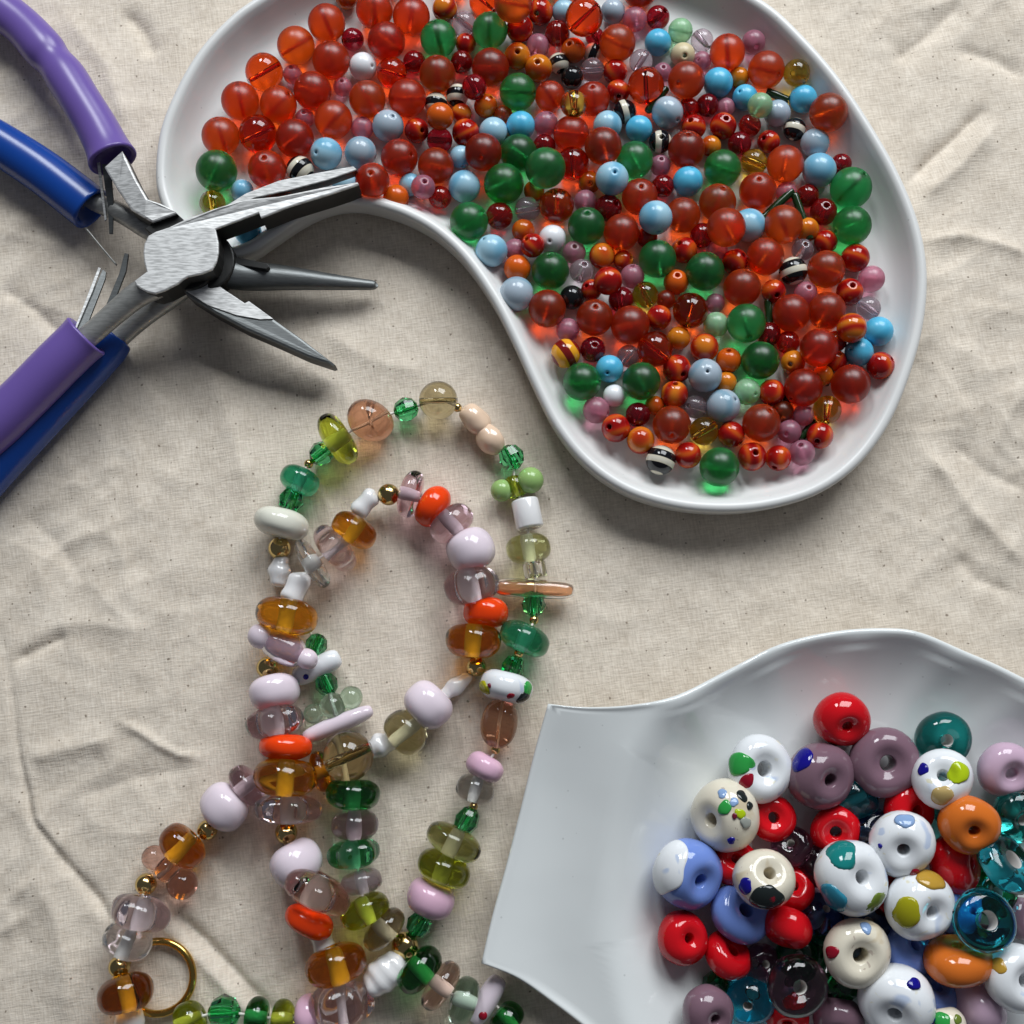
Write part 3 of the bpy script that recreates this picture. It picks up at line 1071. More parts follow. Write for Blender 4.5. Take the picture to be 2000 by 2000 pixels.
BUGLES = [((1497, 178), (1540, 196), 45, 'dark green tube bead beside the pale green bead in tray'),
          ((1488, 428), (1548, 372), 52, 'dark green tube bead slanting over the gap near a sky blue bead'),
          ((1551, 378), (1583, 468), 50, 'long dark green tube bead beside the small mauve bead with hole'),
          ((1500, 585), (1505, 680), 40, 'upright dark green tube bead beside the frosted green pair'),
          ((1638, 662), (1612, 752), 38, 'long dark green tube bead between two frosted red beads and turquoise'),
          ((1540, 768), (1528, 822), 35, 'short dark green tube bead above the small pink pair'),
          ((1592, 822), (1562, 858), 30, 'slanting dark green tube bead between pink beads and the red swirled one'),
          ((1302, 172), (1264, 218), 50, 'dark green tube bead between shiny red and grey blue beads')]
for (a, b, z, lab) in BUGLES:
    pa, pb = at(a[0], a[1], z), at(b[0], b[1], z)
    L = (pb - pa).length / 2
    o = place_bead('bugle_bead', ('tube', round(L / 8.0, 2)), 'bugle_green', (pa + pb) / 2, 8, pb - pa)
    tag(o, lab, 'bead', 'dark green tube beads in the tray')

# ------------------------------------------------------------------ the shell dish
SHELL_PX = [(1080, 1380), (1150, 1387), (1240, 1384), (1330, 1366), (1430, 1317), (1530, 1268), (1640, 1243), (1740, 1238), (1800, 1247), (1880, 1281),
            (1960, 1316), (2060, 1372), (2160, 1460), (2240, 1570), (2290, 1700), (2290, 1850), (2240, 1990), (2150, 2110), (2030, 2200), (1880, 2250),
            (1720, 2260), (1560, 2240), (1420, 2190), (1300, 2120), (1220, 2058), (1150, 2000), (1090, 1955), (1020, 1908), (951, 1880),
            (972, 1790), (1000, 1690), (1028, 1580), (1055, 1470)]
SHELL_C = (1690, 1740)


def smooth01(t):
    t = max(0.0, min(1.0, t))
    return t * t * (3 - 2 * t)


def smin(a, b, k):
    h = max(0.0, min(1.0, 0.5 + 0.5 * (b - a) / k))
    return b + (a - b) * h - k * h * (1 - h)


shell_c = at(SHELL_C[0], SHELL_C[1], 25)


def shell_height(x, y):
    """inner surface of the dish: a bowl with a shallow handle drawn out to one side (drawing units)"""
    dx, dy = x - shell_c.x, y - shell_c.y
    rho = math.hypot(dx, dy)
    bowl = 24 + 116 * max(0.0, (rho / 505.0 - 0.28) / 0.72) ** 3.6
    hx = smooth01((dx + 640) / 330.0)                # 0 on the handle, 1 in the bowl
    mid = dy - 40
    handle = 52 + 88 * hx + 26 * (mid / 300.0) ** 2 * (1 - hx) + 14 * smooth01((-dx - 560) / 180)
    return smin(smin(bowl, handle, 40), 150, 30)


def shell_rim_z(px, py):
    z = 100.0
    for _ in range(6):
        p = at(px, py, z)
        z = shell_height(p.x, p.y)
    return z


def build_shell():
    rim = []
    dense = []
    n0 = len(SHELL_PX)
    corners = {0, 28}
    # sharp corners at both ends of the handle edge
    def run(i0, i1):
        pts = [SHELL_PX[k % n0] for k in range(i0, i1 + 1)]
        return catmull(pts, 6, closed=False)[:-1]
    dense = run(0, 28) + run(28, n0)
    for x, y in dense:
        z = shell_rim_z(x, y)
        p = at(x, y, z)
        rim.append(Vector((p.x, p.y, z)))
    cc = shell_c
    ts = [0.0, 0.1, 0.2, 0.28] + [0.33 + 0.045 * k for k in range(10)] + [0.765, 0.79, 0.815, 0.84, 0.86, 0.88, 0.90, 0.917, 0.933, 0.948, 0.96, 0.972, 0.984]
    v, f = [], []
    n = len(rim)
    tops = []
    for i, p in enumerate(rim):
        d = Vector((p.x - cc.x, p.y - cc.y))
        ang = math.atan2(d.y, d.x)
        h = smooth01((-d.x - 300) / 200.0)
        colm = []
        for t in ts[1:]:
            x, y = cc.x + d.x * t, cc.y + d.y * t
            s = max(0.0, (t - 0.45) / 0.55)
            z = shell_height(x, y)
            # shallow flutes running up the wall
            rip = 0.5 + 0.5 * math.sin(ang * 17 + 6.0 * t)
            z += 7.0 * rip ** 2 * s * (1 - h) * (1 if t < 0.96 else 0.5)
            # slow unevenness on the handle
            z += 2.4 * math.sin(x / 58.0) * math.sin(y / 60.0 + 1) * h
            colm.append((x, y, z))
        dn = d.normalized()
        # rounded lip then the underside
        e = Vector((p.x, p.y, p.z))
        for lo_, lz in ((0, 0), (4, 1.2), (8, 0.4), (10.5, -3), (10.5, -8), (7, -13), (0, -16)):
            colm.append((e.x + dn.x * lo_, e.y + dn.y * lo_, e.z + lz))
        for t in (0.93, 0.84, 0.72, 0.6, 0.5, 0.40):
            z = shell_height(cc.x + d.x * t, cc.y + d.y * t) - 14
            colm.append((cc.x + d.x * t, cc.y + d.y * t, max(z, 3)))
        colm.append((cc.x + d.x * 0.36, cc.y + d.y * 0.36, -4))
        tops.append(colm)
    m = len(tops[0])
    v.append((cc.x, cc.y, 24))
    for colm in tops:
        v += colm
    for i in range(n):
        j = (i + 1) % n
        f.append((0, 1 + i * m, 1 + j * m))
        for k in range(m - 1):
            f.append((1 + i * m + k, 1 + i * m + k + 1, 1 + j * m + k + 1, 1 + j * m + k))
    f.append(tuple(1 + i * m + m - 1 for i in range(n)))
    o = fix_normals(mesh_obj('shell_dish', v, f, 'shell_glaze', loc=(cc.x, cc.y, 0)))
    tag(o, 'white porcelain shell shaped dish with a flat handle, holding large donut beads', 'dish')


build_shell()


def shell_floor(p):
    return shell_height(p.x, p.y)


DONUT = ('ring', 0.68, 0.27, 2.3, 0.36)
FAT = ('ring', 0.80, 0.22, 2.25, 0.24)
SLIM = ('ring', 0.52, 0.36, 2.1, 0.3)
# x y radius shape material layer hole(px) words spots[(px,py,r,mat)]
SHELL_BEADS = [
    (1644, 1405, 52, FAT, 'scarlet', 0, (1650, 1428), 'red donut bead alone at the top of the shell dish', []),
    (1484, 1502, 61, DONUT, 'china_white', 1, (1494, 1500), 'white donut bead with a green and a dark red spot', [(1437, 1490, 24, 'dot_green'), (1448, 1525, 14, 'dot_red')]),
    (1603, 1516, 62, FAT, 'plum', 1, (1621, 1527), 'plum coloured bead with a royal blue dot', [(1562, 1484, 22, 'dot_blue')]),
    (1726, 1490, 64, DONUT, 'plum', 1, (1725, 1493), 'large plain plum coloured donut bead beside the spotted white bead', []),
    (1841, 1448, 51, DONUT, 'teal_glass', 0, (1843, 1455), 'dark teal glass ring bead behind the spotted white bead', []),
    (1842, 1522, 54, FAT, 'china_white', 1, (1828, 1509), 'white bead with lime, tan and blue dots', [(1861, 1507, 21, 'dot_lime'), (1826, 1552, 19, 'dot_tan'), (1797, 1502, 11, 'dot_blue')]),
    (1966, 1507, 52, DONUT, 'orchid', 0, (1973, 1523), 'pink donut bead at the edge of the photo under the dish rim', []),
    (1417, 1596, 66, FAT, 'china_cream', 1, (1367, 1607), 'cream bead with a patch of mixed coloured chips',
     [(1406, 1577, 13, 'dot_green'), (1405, 1553, 9, 'dot_sky'), (1440, 1558, 11, 'dot_black'), (1434, 1588, 9, 'dot_lime'), (1444, 1604, 10, 'dot_grey'), (1424, 1592, 5, 'dot_wine'), (1453, 1575, 7, 'dot_black'), (1424, 1568, 8, 'dot_sky'), (1419, 1638, 7, 'dot_blue')]),
    (1512, 1602, 44, DONUT, 'scarlet', 0, (1512, 1599), 'red donut bead touching the chip patterned cream bead', []),
    (1674, 1579, 42, FAT, 'aqua_glass', 0, (1700, 1560), 'clear aqua bead below the two plum beads', []),
    (1783, 1579, 52, DONUT, 'scarlet', 0, (1805, 1588), 'red donut bead tucked under the spotted white bead', []),
    (1892, 1607, 53, FAT, 'tangerine', 1, (1890, 1624), 'orange donut bead with its hole showing', []),
    (1760, 1647, 58, FAT, 'china_white', 1, (1748, 1660), 'white bead with faint blue and yellow smudges', [(1757, 1602, 16, 'dot_sky'), (1710, 1648, 4, 'dot_blue'), (1775, 1700, 10, 'dot_red')]),
    (1871, 1687, 54, FAT, 'scarlet', 1, (1913, 1684), 'red streaky bead with its hole facing the dish edge', []),
    (1344, 1706, 64, FAT, 'periwinkle', 0, (1375, 1722), 'large periwinkle blue and white donut bead', [(1293, 1688, 46, 'china_white')]),
    (1490, 1715, 54, FAT, 'china_cream', 2, (1498, 1693), 'cream bead with blue and dark red dots', [(1449, 1724, 14, 'dot_blue'), (1486, 1746, 27, 'dot_black'), (1493, 1745, 16, 'dot_red')]),
    (1660, 1712, 65, FAT, 'china_white', 2, (1678, 1706), 'white bead with teal, sea blue and olive spots', [(1634, 1664, 30, 'dot_teal'), (1617, 1747, 26, 'dot_sea'), (1700, 1760, 26, 'dot_moss')]),
    (1794, 1768, 62, FAT, 'china_white', 2, (1814, 1781), 'white bead with an olive yellow and a gold spot', [(1755, 1776, 26, 'dot_olive'), (1810, 1716, 26, 'dot_gold'), (1850, 1776, 4, 'dot_black')]),
    (1444, 1795, 56, DONUT, 'periwinkle', 1, (1460, 1775), 'periwinkle blue donut bead under the cream dotted bead', []),
    (1333, 1832, 47, FAT, 'scarlet', 0, (1349, 1826), 'red donut bead with open hole nearest the dish handle', []),
    (1427, 1861, 45, DONUT, 'scarlet', 0, (1450, 1835), 'red donut bead below the periwinkle donut bead', []),
    (1541, 1818, 44, FAT, 'scarlet', 1, (1520, 1860), 'smooth red bead with its hole hidden beside the periwinkle donut', []),
    (1646, 1621, 46, DONUT, 'scarlet', -1, (1636, 1626), 'dark red donut bead beneath the aqua bead', []),
    (1552, 1653, 38, FAT, 'purple_glass', 0, (1540, 1640), 'clear purple bead beside two red donut beads', []),
    (1438, 1684, 45, DONUT, 'scarlet', 0, (1440, 1660), 'red bead wedged between blue and white bead and cream dotted bead', []),
    (1555, 1738, 40, DONUT, 'scarlet', -1, (1550, 1720), 'dark red bead mostly hidden behind the cream dotted bead', []),
    (1600, 1781, 40, FAT, 'navy_glass', 0, (1610, 1760), 'clear navy blue bead below the teal spotted white bead', []),
    (1676, 1858, 59, DONUT, 'china_cream', 2, (1677, 1860), 'cream white donut bead with a wide hole facing up', [(1619, 1852, 12, 'dot_red'), (1688, 1808, 11, 'dot_sky')]),
    (1766, 1863, 50, FAT, 'periwinkle', 0, (1790, 1840), 'periwinkle bead beside the wide holed cream donut', []),
    (1870, 1878, 62, ('ring', 0.62, 0.2, 2.2, 0.2), 'tangerine', 1, (1866, 1806), 'orange bead lying on its side', []),
    (1919, 1806, 56, SLIM, 'aqua_glass', 2, (1925, 1796), 'clear aqua ring bead with a bright rimmed hole', []),
    (1965, 1684, 56, SLIM, 'aqua_glass', 1, (1990, 1655), 'clear aqua ring bead at the photo edge', []),
    (1984, 1593, 50, DONUT, 'teal_glass', 0, (1995, 1610), 'dark teal bead at the photo edge', []),
    (1754, 1949, 66, FAT, 'china_white', 2, (1730, 1976), 'large white bead with royal blue flecks', [(1772, 1909, 11, 'dot_blue'), (1811, 1976, 5, 'dot_blue'), (1812, 1998, 12, 'dot_blue')]),
    (1558, 1923, 54, DONUT, 'purple_glass', 1, (1560, 1918), 'clear smoky purple ring bead near the bottom edge', []),
    (1464, 1955, 44, FAT, 'aqua_glass', 1, (1450, 1963), 'clear aqua bead near the bottom edge', []),
    (1384, 1974, 48, FAT, 'plum', 1, (1402, 1985), 'plum coloured bead in the bottom row beside the aqua one', []),
    (1399, 1923, 27, ('facet', 0.9), 'bottle_green', 0, (1399, 1910), 'small facetted green bead below the red donut beads', []),
    (1595, 1849, 25, ('facet', 0.9), 'bottle_green', 0, (1590, 1840), 'small facetted green bead beside the wide holed cream donut', []),
    (1640, 1918, 42, FAT, 'bottle_green', 0, (1620, 1895), 'dark green bead below the wide holed cream donut', []),
    (1640, 1985, 46, FAT, 'plum', 1, (1630, 2010), 'plum coloured bead in the bottom row beside the large white bead', []),
    (1911, 1960, 52, FAT, 'orchid', 1, (1955, 1925), 'pink oval bead near the bottom corner', []),
    (1828, 1935, 46, DONUT, 'periwinkle', 0, (1840, 1900), 'periwinkle bead below the orange bead lying on its side', []),
    (1981, 1912, 60, DONUT, 'china_white', 1, (1997, 1912), 'white donut bead with an ochre spot in the bottom corner', [(1937, 1885, 14, 'dot_gold')]),
    (1538, 1989, 40, DONUT, 'scarlet', 0, (1530, 2010), 'red bead in the bottom row under the purple ring', []),
    (1845, 1996, 36, FAT, 'china_cream', 1, (1850, 2030), 'cream and green bead at the very bottom edge', [(1830, 1985, 15, 'dot_green'), (1858, 1982, 8, 'dot_moss')]),
    (1992, 1790, 38, DONUT, 'plum', 0, (2010, 1790), 'plum coloured bead at the photo edge beside the aqua ring', []),
    (1484, 1882, 36, FAT, 'purple_glass', -1, (1490, 1876), 'dark purple bead in the shade between red beads', []),
    (1942, 1747, 44, DONUT, 'bottle_green', -1, (1950, 1740), 'dark green bead under the aqua ring beads', []),
    (1868, 1775, 46, FAT, 'periwinkle', -1, (1880, 1760), 'periwinkle bead mostly hidden behind the gold spotted bead', []),
    (1731, 1765, 40, DONUT, 'scarlet', -1, (1725, 1765), 'dark red bead between two spotted white beads', []),
    (1690, 1610, 42, FAT, 'navy_glass', -1, (1700, 1600), 'dark navy bead in the gap beneath the plum beads', []),
    (1850, 1580, 42, FAT, 'teal_glass', -1, (1880, 1560), 'dark teal bead behind the orange donut bead', []),
    (1700, 1800, 44, FAT, 'navy_glass', -1, (1700, 1780), 'dark navy bead in the gap above the wide holed cream donut', []),
    (1560, 1860, 40, FAT, 'bottle_green', -1, (1560, 1850), 'dark green bead in the gap below the smooth red bead', []),
    (1940, 1660, 44, FAT, 'bottle_green', -1, (1950, 1660), 'dark green bead beneath the aqua ring at the edge', []),
    (1920, 1850, 40, FAT, 'purple_glass', -1, (1920, 1850), 'dark purple bead under the aqua ring with bright hole', []),
    (1600, 1680, 40, FAT, 'purple_glass', -1, (1600, 1680), 'dark purple bead behind the teal spotted white bead', []),
]


def spot_mesh(mat, r, R):
    """a thin dome that hugs a bead of radius R"""
    rings, segs = 4, 16
    v, f = [(0, 0, 0)], []
    rl = min(r, R * 0.97)
    a_max = math.asin(rl / R)
    for k in range(1, rings + 1):
        a = a_max * k / rings
        lift = 2.2 * (1 - (k / rings) ** 4) - (1.2 if k == rings else 0)
        rr = R + lift
        for s in range(segs):
            t = 2 * math.pi * s / segs
            v.append((rr * math.sin(a) * math.cos(t), rr * math.sin(a) * math.sin(t), rr * math.cos(a)))
    v[0] = (0, 0, R + 2.2)
    for s in range(segs):
        f.append((0, 1 + s, 1 + (s + 1) % segs))
    for k in range(rings - 1):
        for s in range(segs):
            s2 = (s + 1) % segs
            a, b = 1 + k * segs, 1 + (k + 1) * segs
            f.append((a + s, b + s, b + s2, a + s2))
    me = bpy.data.meshes.new('spot')
    me.from_pydata([(x * U, y * U, z * U) for x, y, z in v], [], f)
    me.materials.append(MATS[mat])
    me.polygons.foreach_set('use_smooth', [True] * len(f))
    return me


def surface_on(shape, R, dvec):
    """distance from the centre of a ring bead to its surface in local direction dvec"""
    rad = math.hypot(dvec.x, dvec.y)
    lo, hi = 0.2, 1.6
    for _ in range(22):
        m = (lo + hi) / 2
        r, z = rad * m, abs(dvec.z) * m
        if r <= 1 and z <= ring_height(shape, r):
            lo = m
        else:
            hi = m
    return lo * R


def add_spot(o, shape, R, dx, dy, sr, mat):
    """a dot of coloured glass melted onto a ring bead, following its surface"""
    inv = o.rotation_quaternion.inverted()
    n = math.hypot(dx, dy)
    if n > 0.9:
        dx, dy, n = dx / n * 0.9, dy / n * 0.9, 0.9
    d = Vector((dx, -dy, math.sqrt(1 - n * n)))
    q = d.to_track_quat('Z', 'Y')
    rings, segs = (6, 22) if sr < R * 0.5 else (14, 44)
    amax = min(1.1, math.asin(min(0.95, sr / R)))
    v, f = [], []
    ph = random.random() * 6.28
    for k in range(rings + 2):
        a = amax * min(k / rings, 1.0) if k <= rings else amax + 1.2 / R
        lift = 1.4 + 1.3 * (1 - (k / rings) ** 4) if k <= rings else -4.0
        for t_ in range(segs if k else 1):
            t = 2 * math.pi * t_ / segs
            aa = a * (1 + 0.12 * math.sin(2 * t + ph) + 0.07 * math.sin(3 * t + 2 * ph) + 0.04 * math.sin(5 * t + ph))
            w = q @ Vector((math.sin(aa) * math.cos(t), math.sin(aa) * math.sin(t), math.cos(aa)))
            lw = inv @ w
            v.append(lw * (surface_on(shape, R, lw) + lift) * U)
    for t in range(segs):
        f.append((0, 1 + t, 1 + (t + 1) % segs))
    for k in range(rings):
        for t in range(segs):
            t2 = (t + 1) % segs
            a, b = 1 + k * segs, 1 + (k + 1) * segs
            f.append((a + t, b + t, b + t2, a + t2))
    me = bpy.data.meshes.new('spot')
    me.from_pydata([tuple(x) for x in v], [], f)
    me.materials.append(MATS[mat])
    me.polygons.foreach_set('use_smooth', [True] * len(f))
    so = bpy.data.objects.new('spot', me)
    col.objects.link(so)
    so.parent = o
    return so


def build_shell_beads():
    beads = [dict(x=b[0], y=b[1], r=b[2] * 0.86, lay=b[5] if b[5] > -1 else -0.5) for b in SHELL_BEADS]
    settle(beads, shell_floor, rounds=60, spring=0.4)
    for i, (b, s) in enumerate(zip(SHELL_BEADS, beads)):
        x, y, R, shape, mat, lay, hole, words, spots = b
        hx, hy = (hole[0] - x) / R, (hole[1] - y) / R
        n = math.hypot(hx, hy)
        if n > 0.96:
            hx, hy, n = hx / n * 0.96, hy / n * 0.96, 0.96
        axis = Vector((hx, -hy, math.sqrt(max(0.0, 1 - n * n))))
        name = 'facetted_bead' if shape[0] == 'facet' else 'donut_bead'
        o = place_bead(name, shape, mat, s['p'], R, axis, seed=i % 5)
        tag(o, words, 'bead', 'large glass beads in the shell dish')
        for k, (sx, sy, sr, sm) in enumerate(spots):
            add_spot(o, shape, R, (sx - x) / R, (sy - y) / R, sr, sm)


build_shell_beads()

# ------------------------------------------------------------------ necklaces
# name, x, y, shape, R, material, words [, z]   (axis follows the string)


def ring(h, rb=0.24, pw=2.4):
    return ('ring', round(h * 1.06, 2), rb, pw)


def scallop(h):
    return ('ring', round(h * 1.06, 2), 0.24, 2.4, 0.08, 0.14)


def lobes(name, pos, parts, mat, parent, core=None):
    """bead of several fused blobs: parts = [(px, py, dz, rx)]"""
    bm = bmesh.new()
    for (x, y, z, r) in parts:
        p = at(x, y, pos.z + z)
        bmesh.ops.create_uvsphere(bm, u_segments=20, v_segments=12, radius=r,
                                  matrix=Matrix.Translation(p - pos))
    me = bpy.data.meshes.new(name)
    bmesh.ops.scale(bm, vec=(U, U, U), verts=bm.verts)
    bm.to_mesh(me)
    bm.free()
    me.materials.append(MATS[mat])
    me.polygons.foreach_set('use_smooth', [True] * len(me.polygons))
    o = bpy.data.objects.new(name, me)
    col.objects.link(o)
    o.parent = parent
    o.location = pos * U - parent.location
    return o


def bar(name, p0, p1, r, mat, parent, flat=1.0, waist=0.0):
    """rounded stick bead between two points"""
    path = []
    n = 16
    for k in range(n + 1):
        t = k / n
        s = math.sin(math.pi * min(max(t, 0.001), 0.999))
        rr = r * min(1.0, s ** 0.45) * (1 - waist * math.exp(-((t - 0.5) / 0.16) ** 2))
        q = p0.lerp(p1, 0.5 - 0.5 * math.cos(math.pi * t))
        path.append((q.x, q.y, q.z, max(rr, 0.4)))
    v, f = sweep(path, 18, flat)
    return mesh_obj(name, v, f, mat, parent, loc=(p0 + p1) / 2)


NECK_A = [
    ('glass_bead', 666, 1961, scallop(0.76), 53, 'pink_clear', 'clear pink rondelle'),
    ('glass_bead', 656, 1884, ring(0.72), 56, 'amber_deep', 'amber glass rondelle'),
    ('pearl', 630, 1839, ('pearl', 1.27, 2), 25, 'pearl', 'white ringed pearl'),
    ('glass_bead', 604, 1800, ring(0.55), 46, 'vermilion', 'bright orange red rondelle'),
    ('glass_bead', 617, 1738, scallop(0.5), 65, 'rose_glass', 'clear rose glass disc'),
    ('glass_bead', 578, 1686, ring(0.86), 48, 'lilac', 'opaque lilac bead'),
    ('gold_bead', 559, 1626, RBS, 21, 'gold', None),
    ('glass_bead', 563, 1580, scallop(0.46), 59, 'pink_clear', 'flat clear pink disc'),
    ('glass_bead', 557, 1518, ring(0.60), 57, 'amber_deep', 'amber glass rondelle', 74),
    ('glass_bead', 557, 1458, ring(0.54), 48, 'vermilion', 'bright orange red rondelle', 62),
    ('glass_bead', 537, 1410, scallop(0.62), 53, 'pink_clear', 'clear pink rondelle'),
    ('glass_bead', 536, 1351, ring(0.80), 47, 'lilac', 'opaque lilac bead'),
    ('gold_bead', 522, 1304, RBS, 21, 'gold', None),
    ('BARM', 552, 1264, None, 30, 'mauve_milk', 'mauve bar bead with lilac ends', 66),
    ('glass_bead', 560, 1203, ring(0.66), 57, 'amber_deep', 'amber glass rondelle', 68),
    ('pearl', 578, 1149, ('pearl', 1.3, 2), 26, 'pearl', 'white double pearl', 56),
    ('glass_bead', 610, 1100, ring(0.34), 53, 'clear_glass', 'thin clear glass disc', 54),
    ('glass_bead', 655, 1072, scallop(0.58), 48, 'pink_clear', 'clear pink rondelle'),
    ('glass_bead', 691, 1036, ring(0.62), 47, 'amber_deep', 'amber glass rondelle'),
    ('pearl', 713, 983, ('pearl', 1.3, 2), 23, 'pearl', 'white double pearl', 40),
    ('gold_bead', 759, 966, RBS, 21, 'gold', None, 40),
    ('glass_bead', 802, 966, ring(0.46), 46, 'mauve_glass', 'clear mauve disc'),
    ('glass_bead', 845, 989, ring(0.66), 41, 'vermilion', 'bright orange red rondelle'),
    ('glass_bead', 882, 1023, ring(0.60), 46, 'mauve_glass', 'clear mauve rondelle'),
    ('glass_bead', 919, 1074, ring(0.86), 47, 'lilac', 'opaque lilac bead'),
    ('glass_bead', 921, 1144, scallop(0.68), 50, 'pink_clear', 'clear pink rondelle'),
    ('glass_bead', 949, 1196, ring(0.66), 43, 'vermilion', 'bright orange red rondelle'),
    ('glass_bead', 925, 1252, ring(0.62), 52, 'amber_deep', 'amber glass rondelle'),
    ('gold_bead', 930, 1302, RBS, 19, 'gold', None),
    ('pearl', 889, 1341, ('pearl', 2.0, 3), 18, 'pearl', 'white ridged stick pearl'),
    ('glass_bead', 836, 1377, ring(0.80), 47, 'lilac', 'opaque lilac bead'),
    ('glass_bead', 792, 1430, ring(0.76), 43, 'straw_glass', 'clear straw coloured bead'),
    ('pearl', 743, 1456, ('pearl', 1.25, 3), 25, 'pearl', 'white ridged pearl'),
    ('glass_bead', 680, 1477, ('round', 0.18), 47, 'brown_glass', 'smoky brown ball bead', 66),
    ('glass_bead', 628, 1507, ring(0.48), 40, 'amber_deep', 'amber glass rondelle', 40),
    ('glass_bead', 482, 1533, ring(0.60), 42, 'mauve_glass', 'clear mauve rondelle'),
    ('glass_bead', 439, 1576, ring(0.92), 45, 'lilac', 'opaque lilac bead'),
    ('gold_bead', 405, 1621, RBS, 19, 'gold', None),
    ('glass_bead', 356, 1653, ring(0.66), 46, 'amber_deep', 'amber glass rondelle'),
    ('LOBE', 328, 1698, [(301, 1675, 2, 23), (356, 1726, 0, 29), (328, 1698, 2, 24)], 30, 'rose_glass', 'clear rose three lobed bead'),
    ('gold_bead', 285, 1727, RBS, 20, 'gold', None),
    ('glass_bead', 274, 1783, scallop(0.66), 50, 'pink_clear', 'clear pink rondelle'),
    ('glass_bead', 249, 1838, ring(0.70), 45, 'clear_glass', 'clear glass rondelle'),
    ('gold_bead', 233, 1888, RBS, 20, 'gold', None),
    ('glass_bead', 245, 1940, ring(0.66), 50, 'amber_deep', 'amber glass rondelle'),
    ('pearl', 253, 1993, ('pearl', 1.1, 0), 26, 'pearl', 'white pearl'),
    ('gold_bead', 262, 2045, RBS, 20, 'gold', None),
]
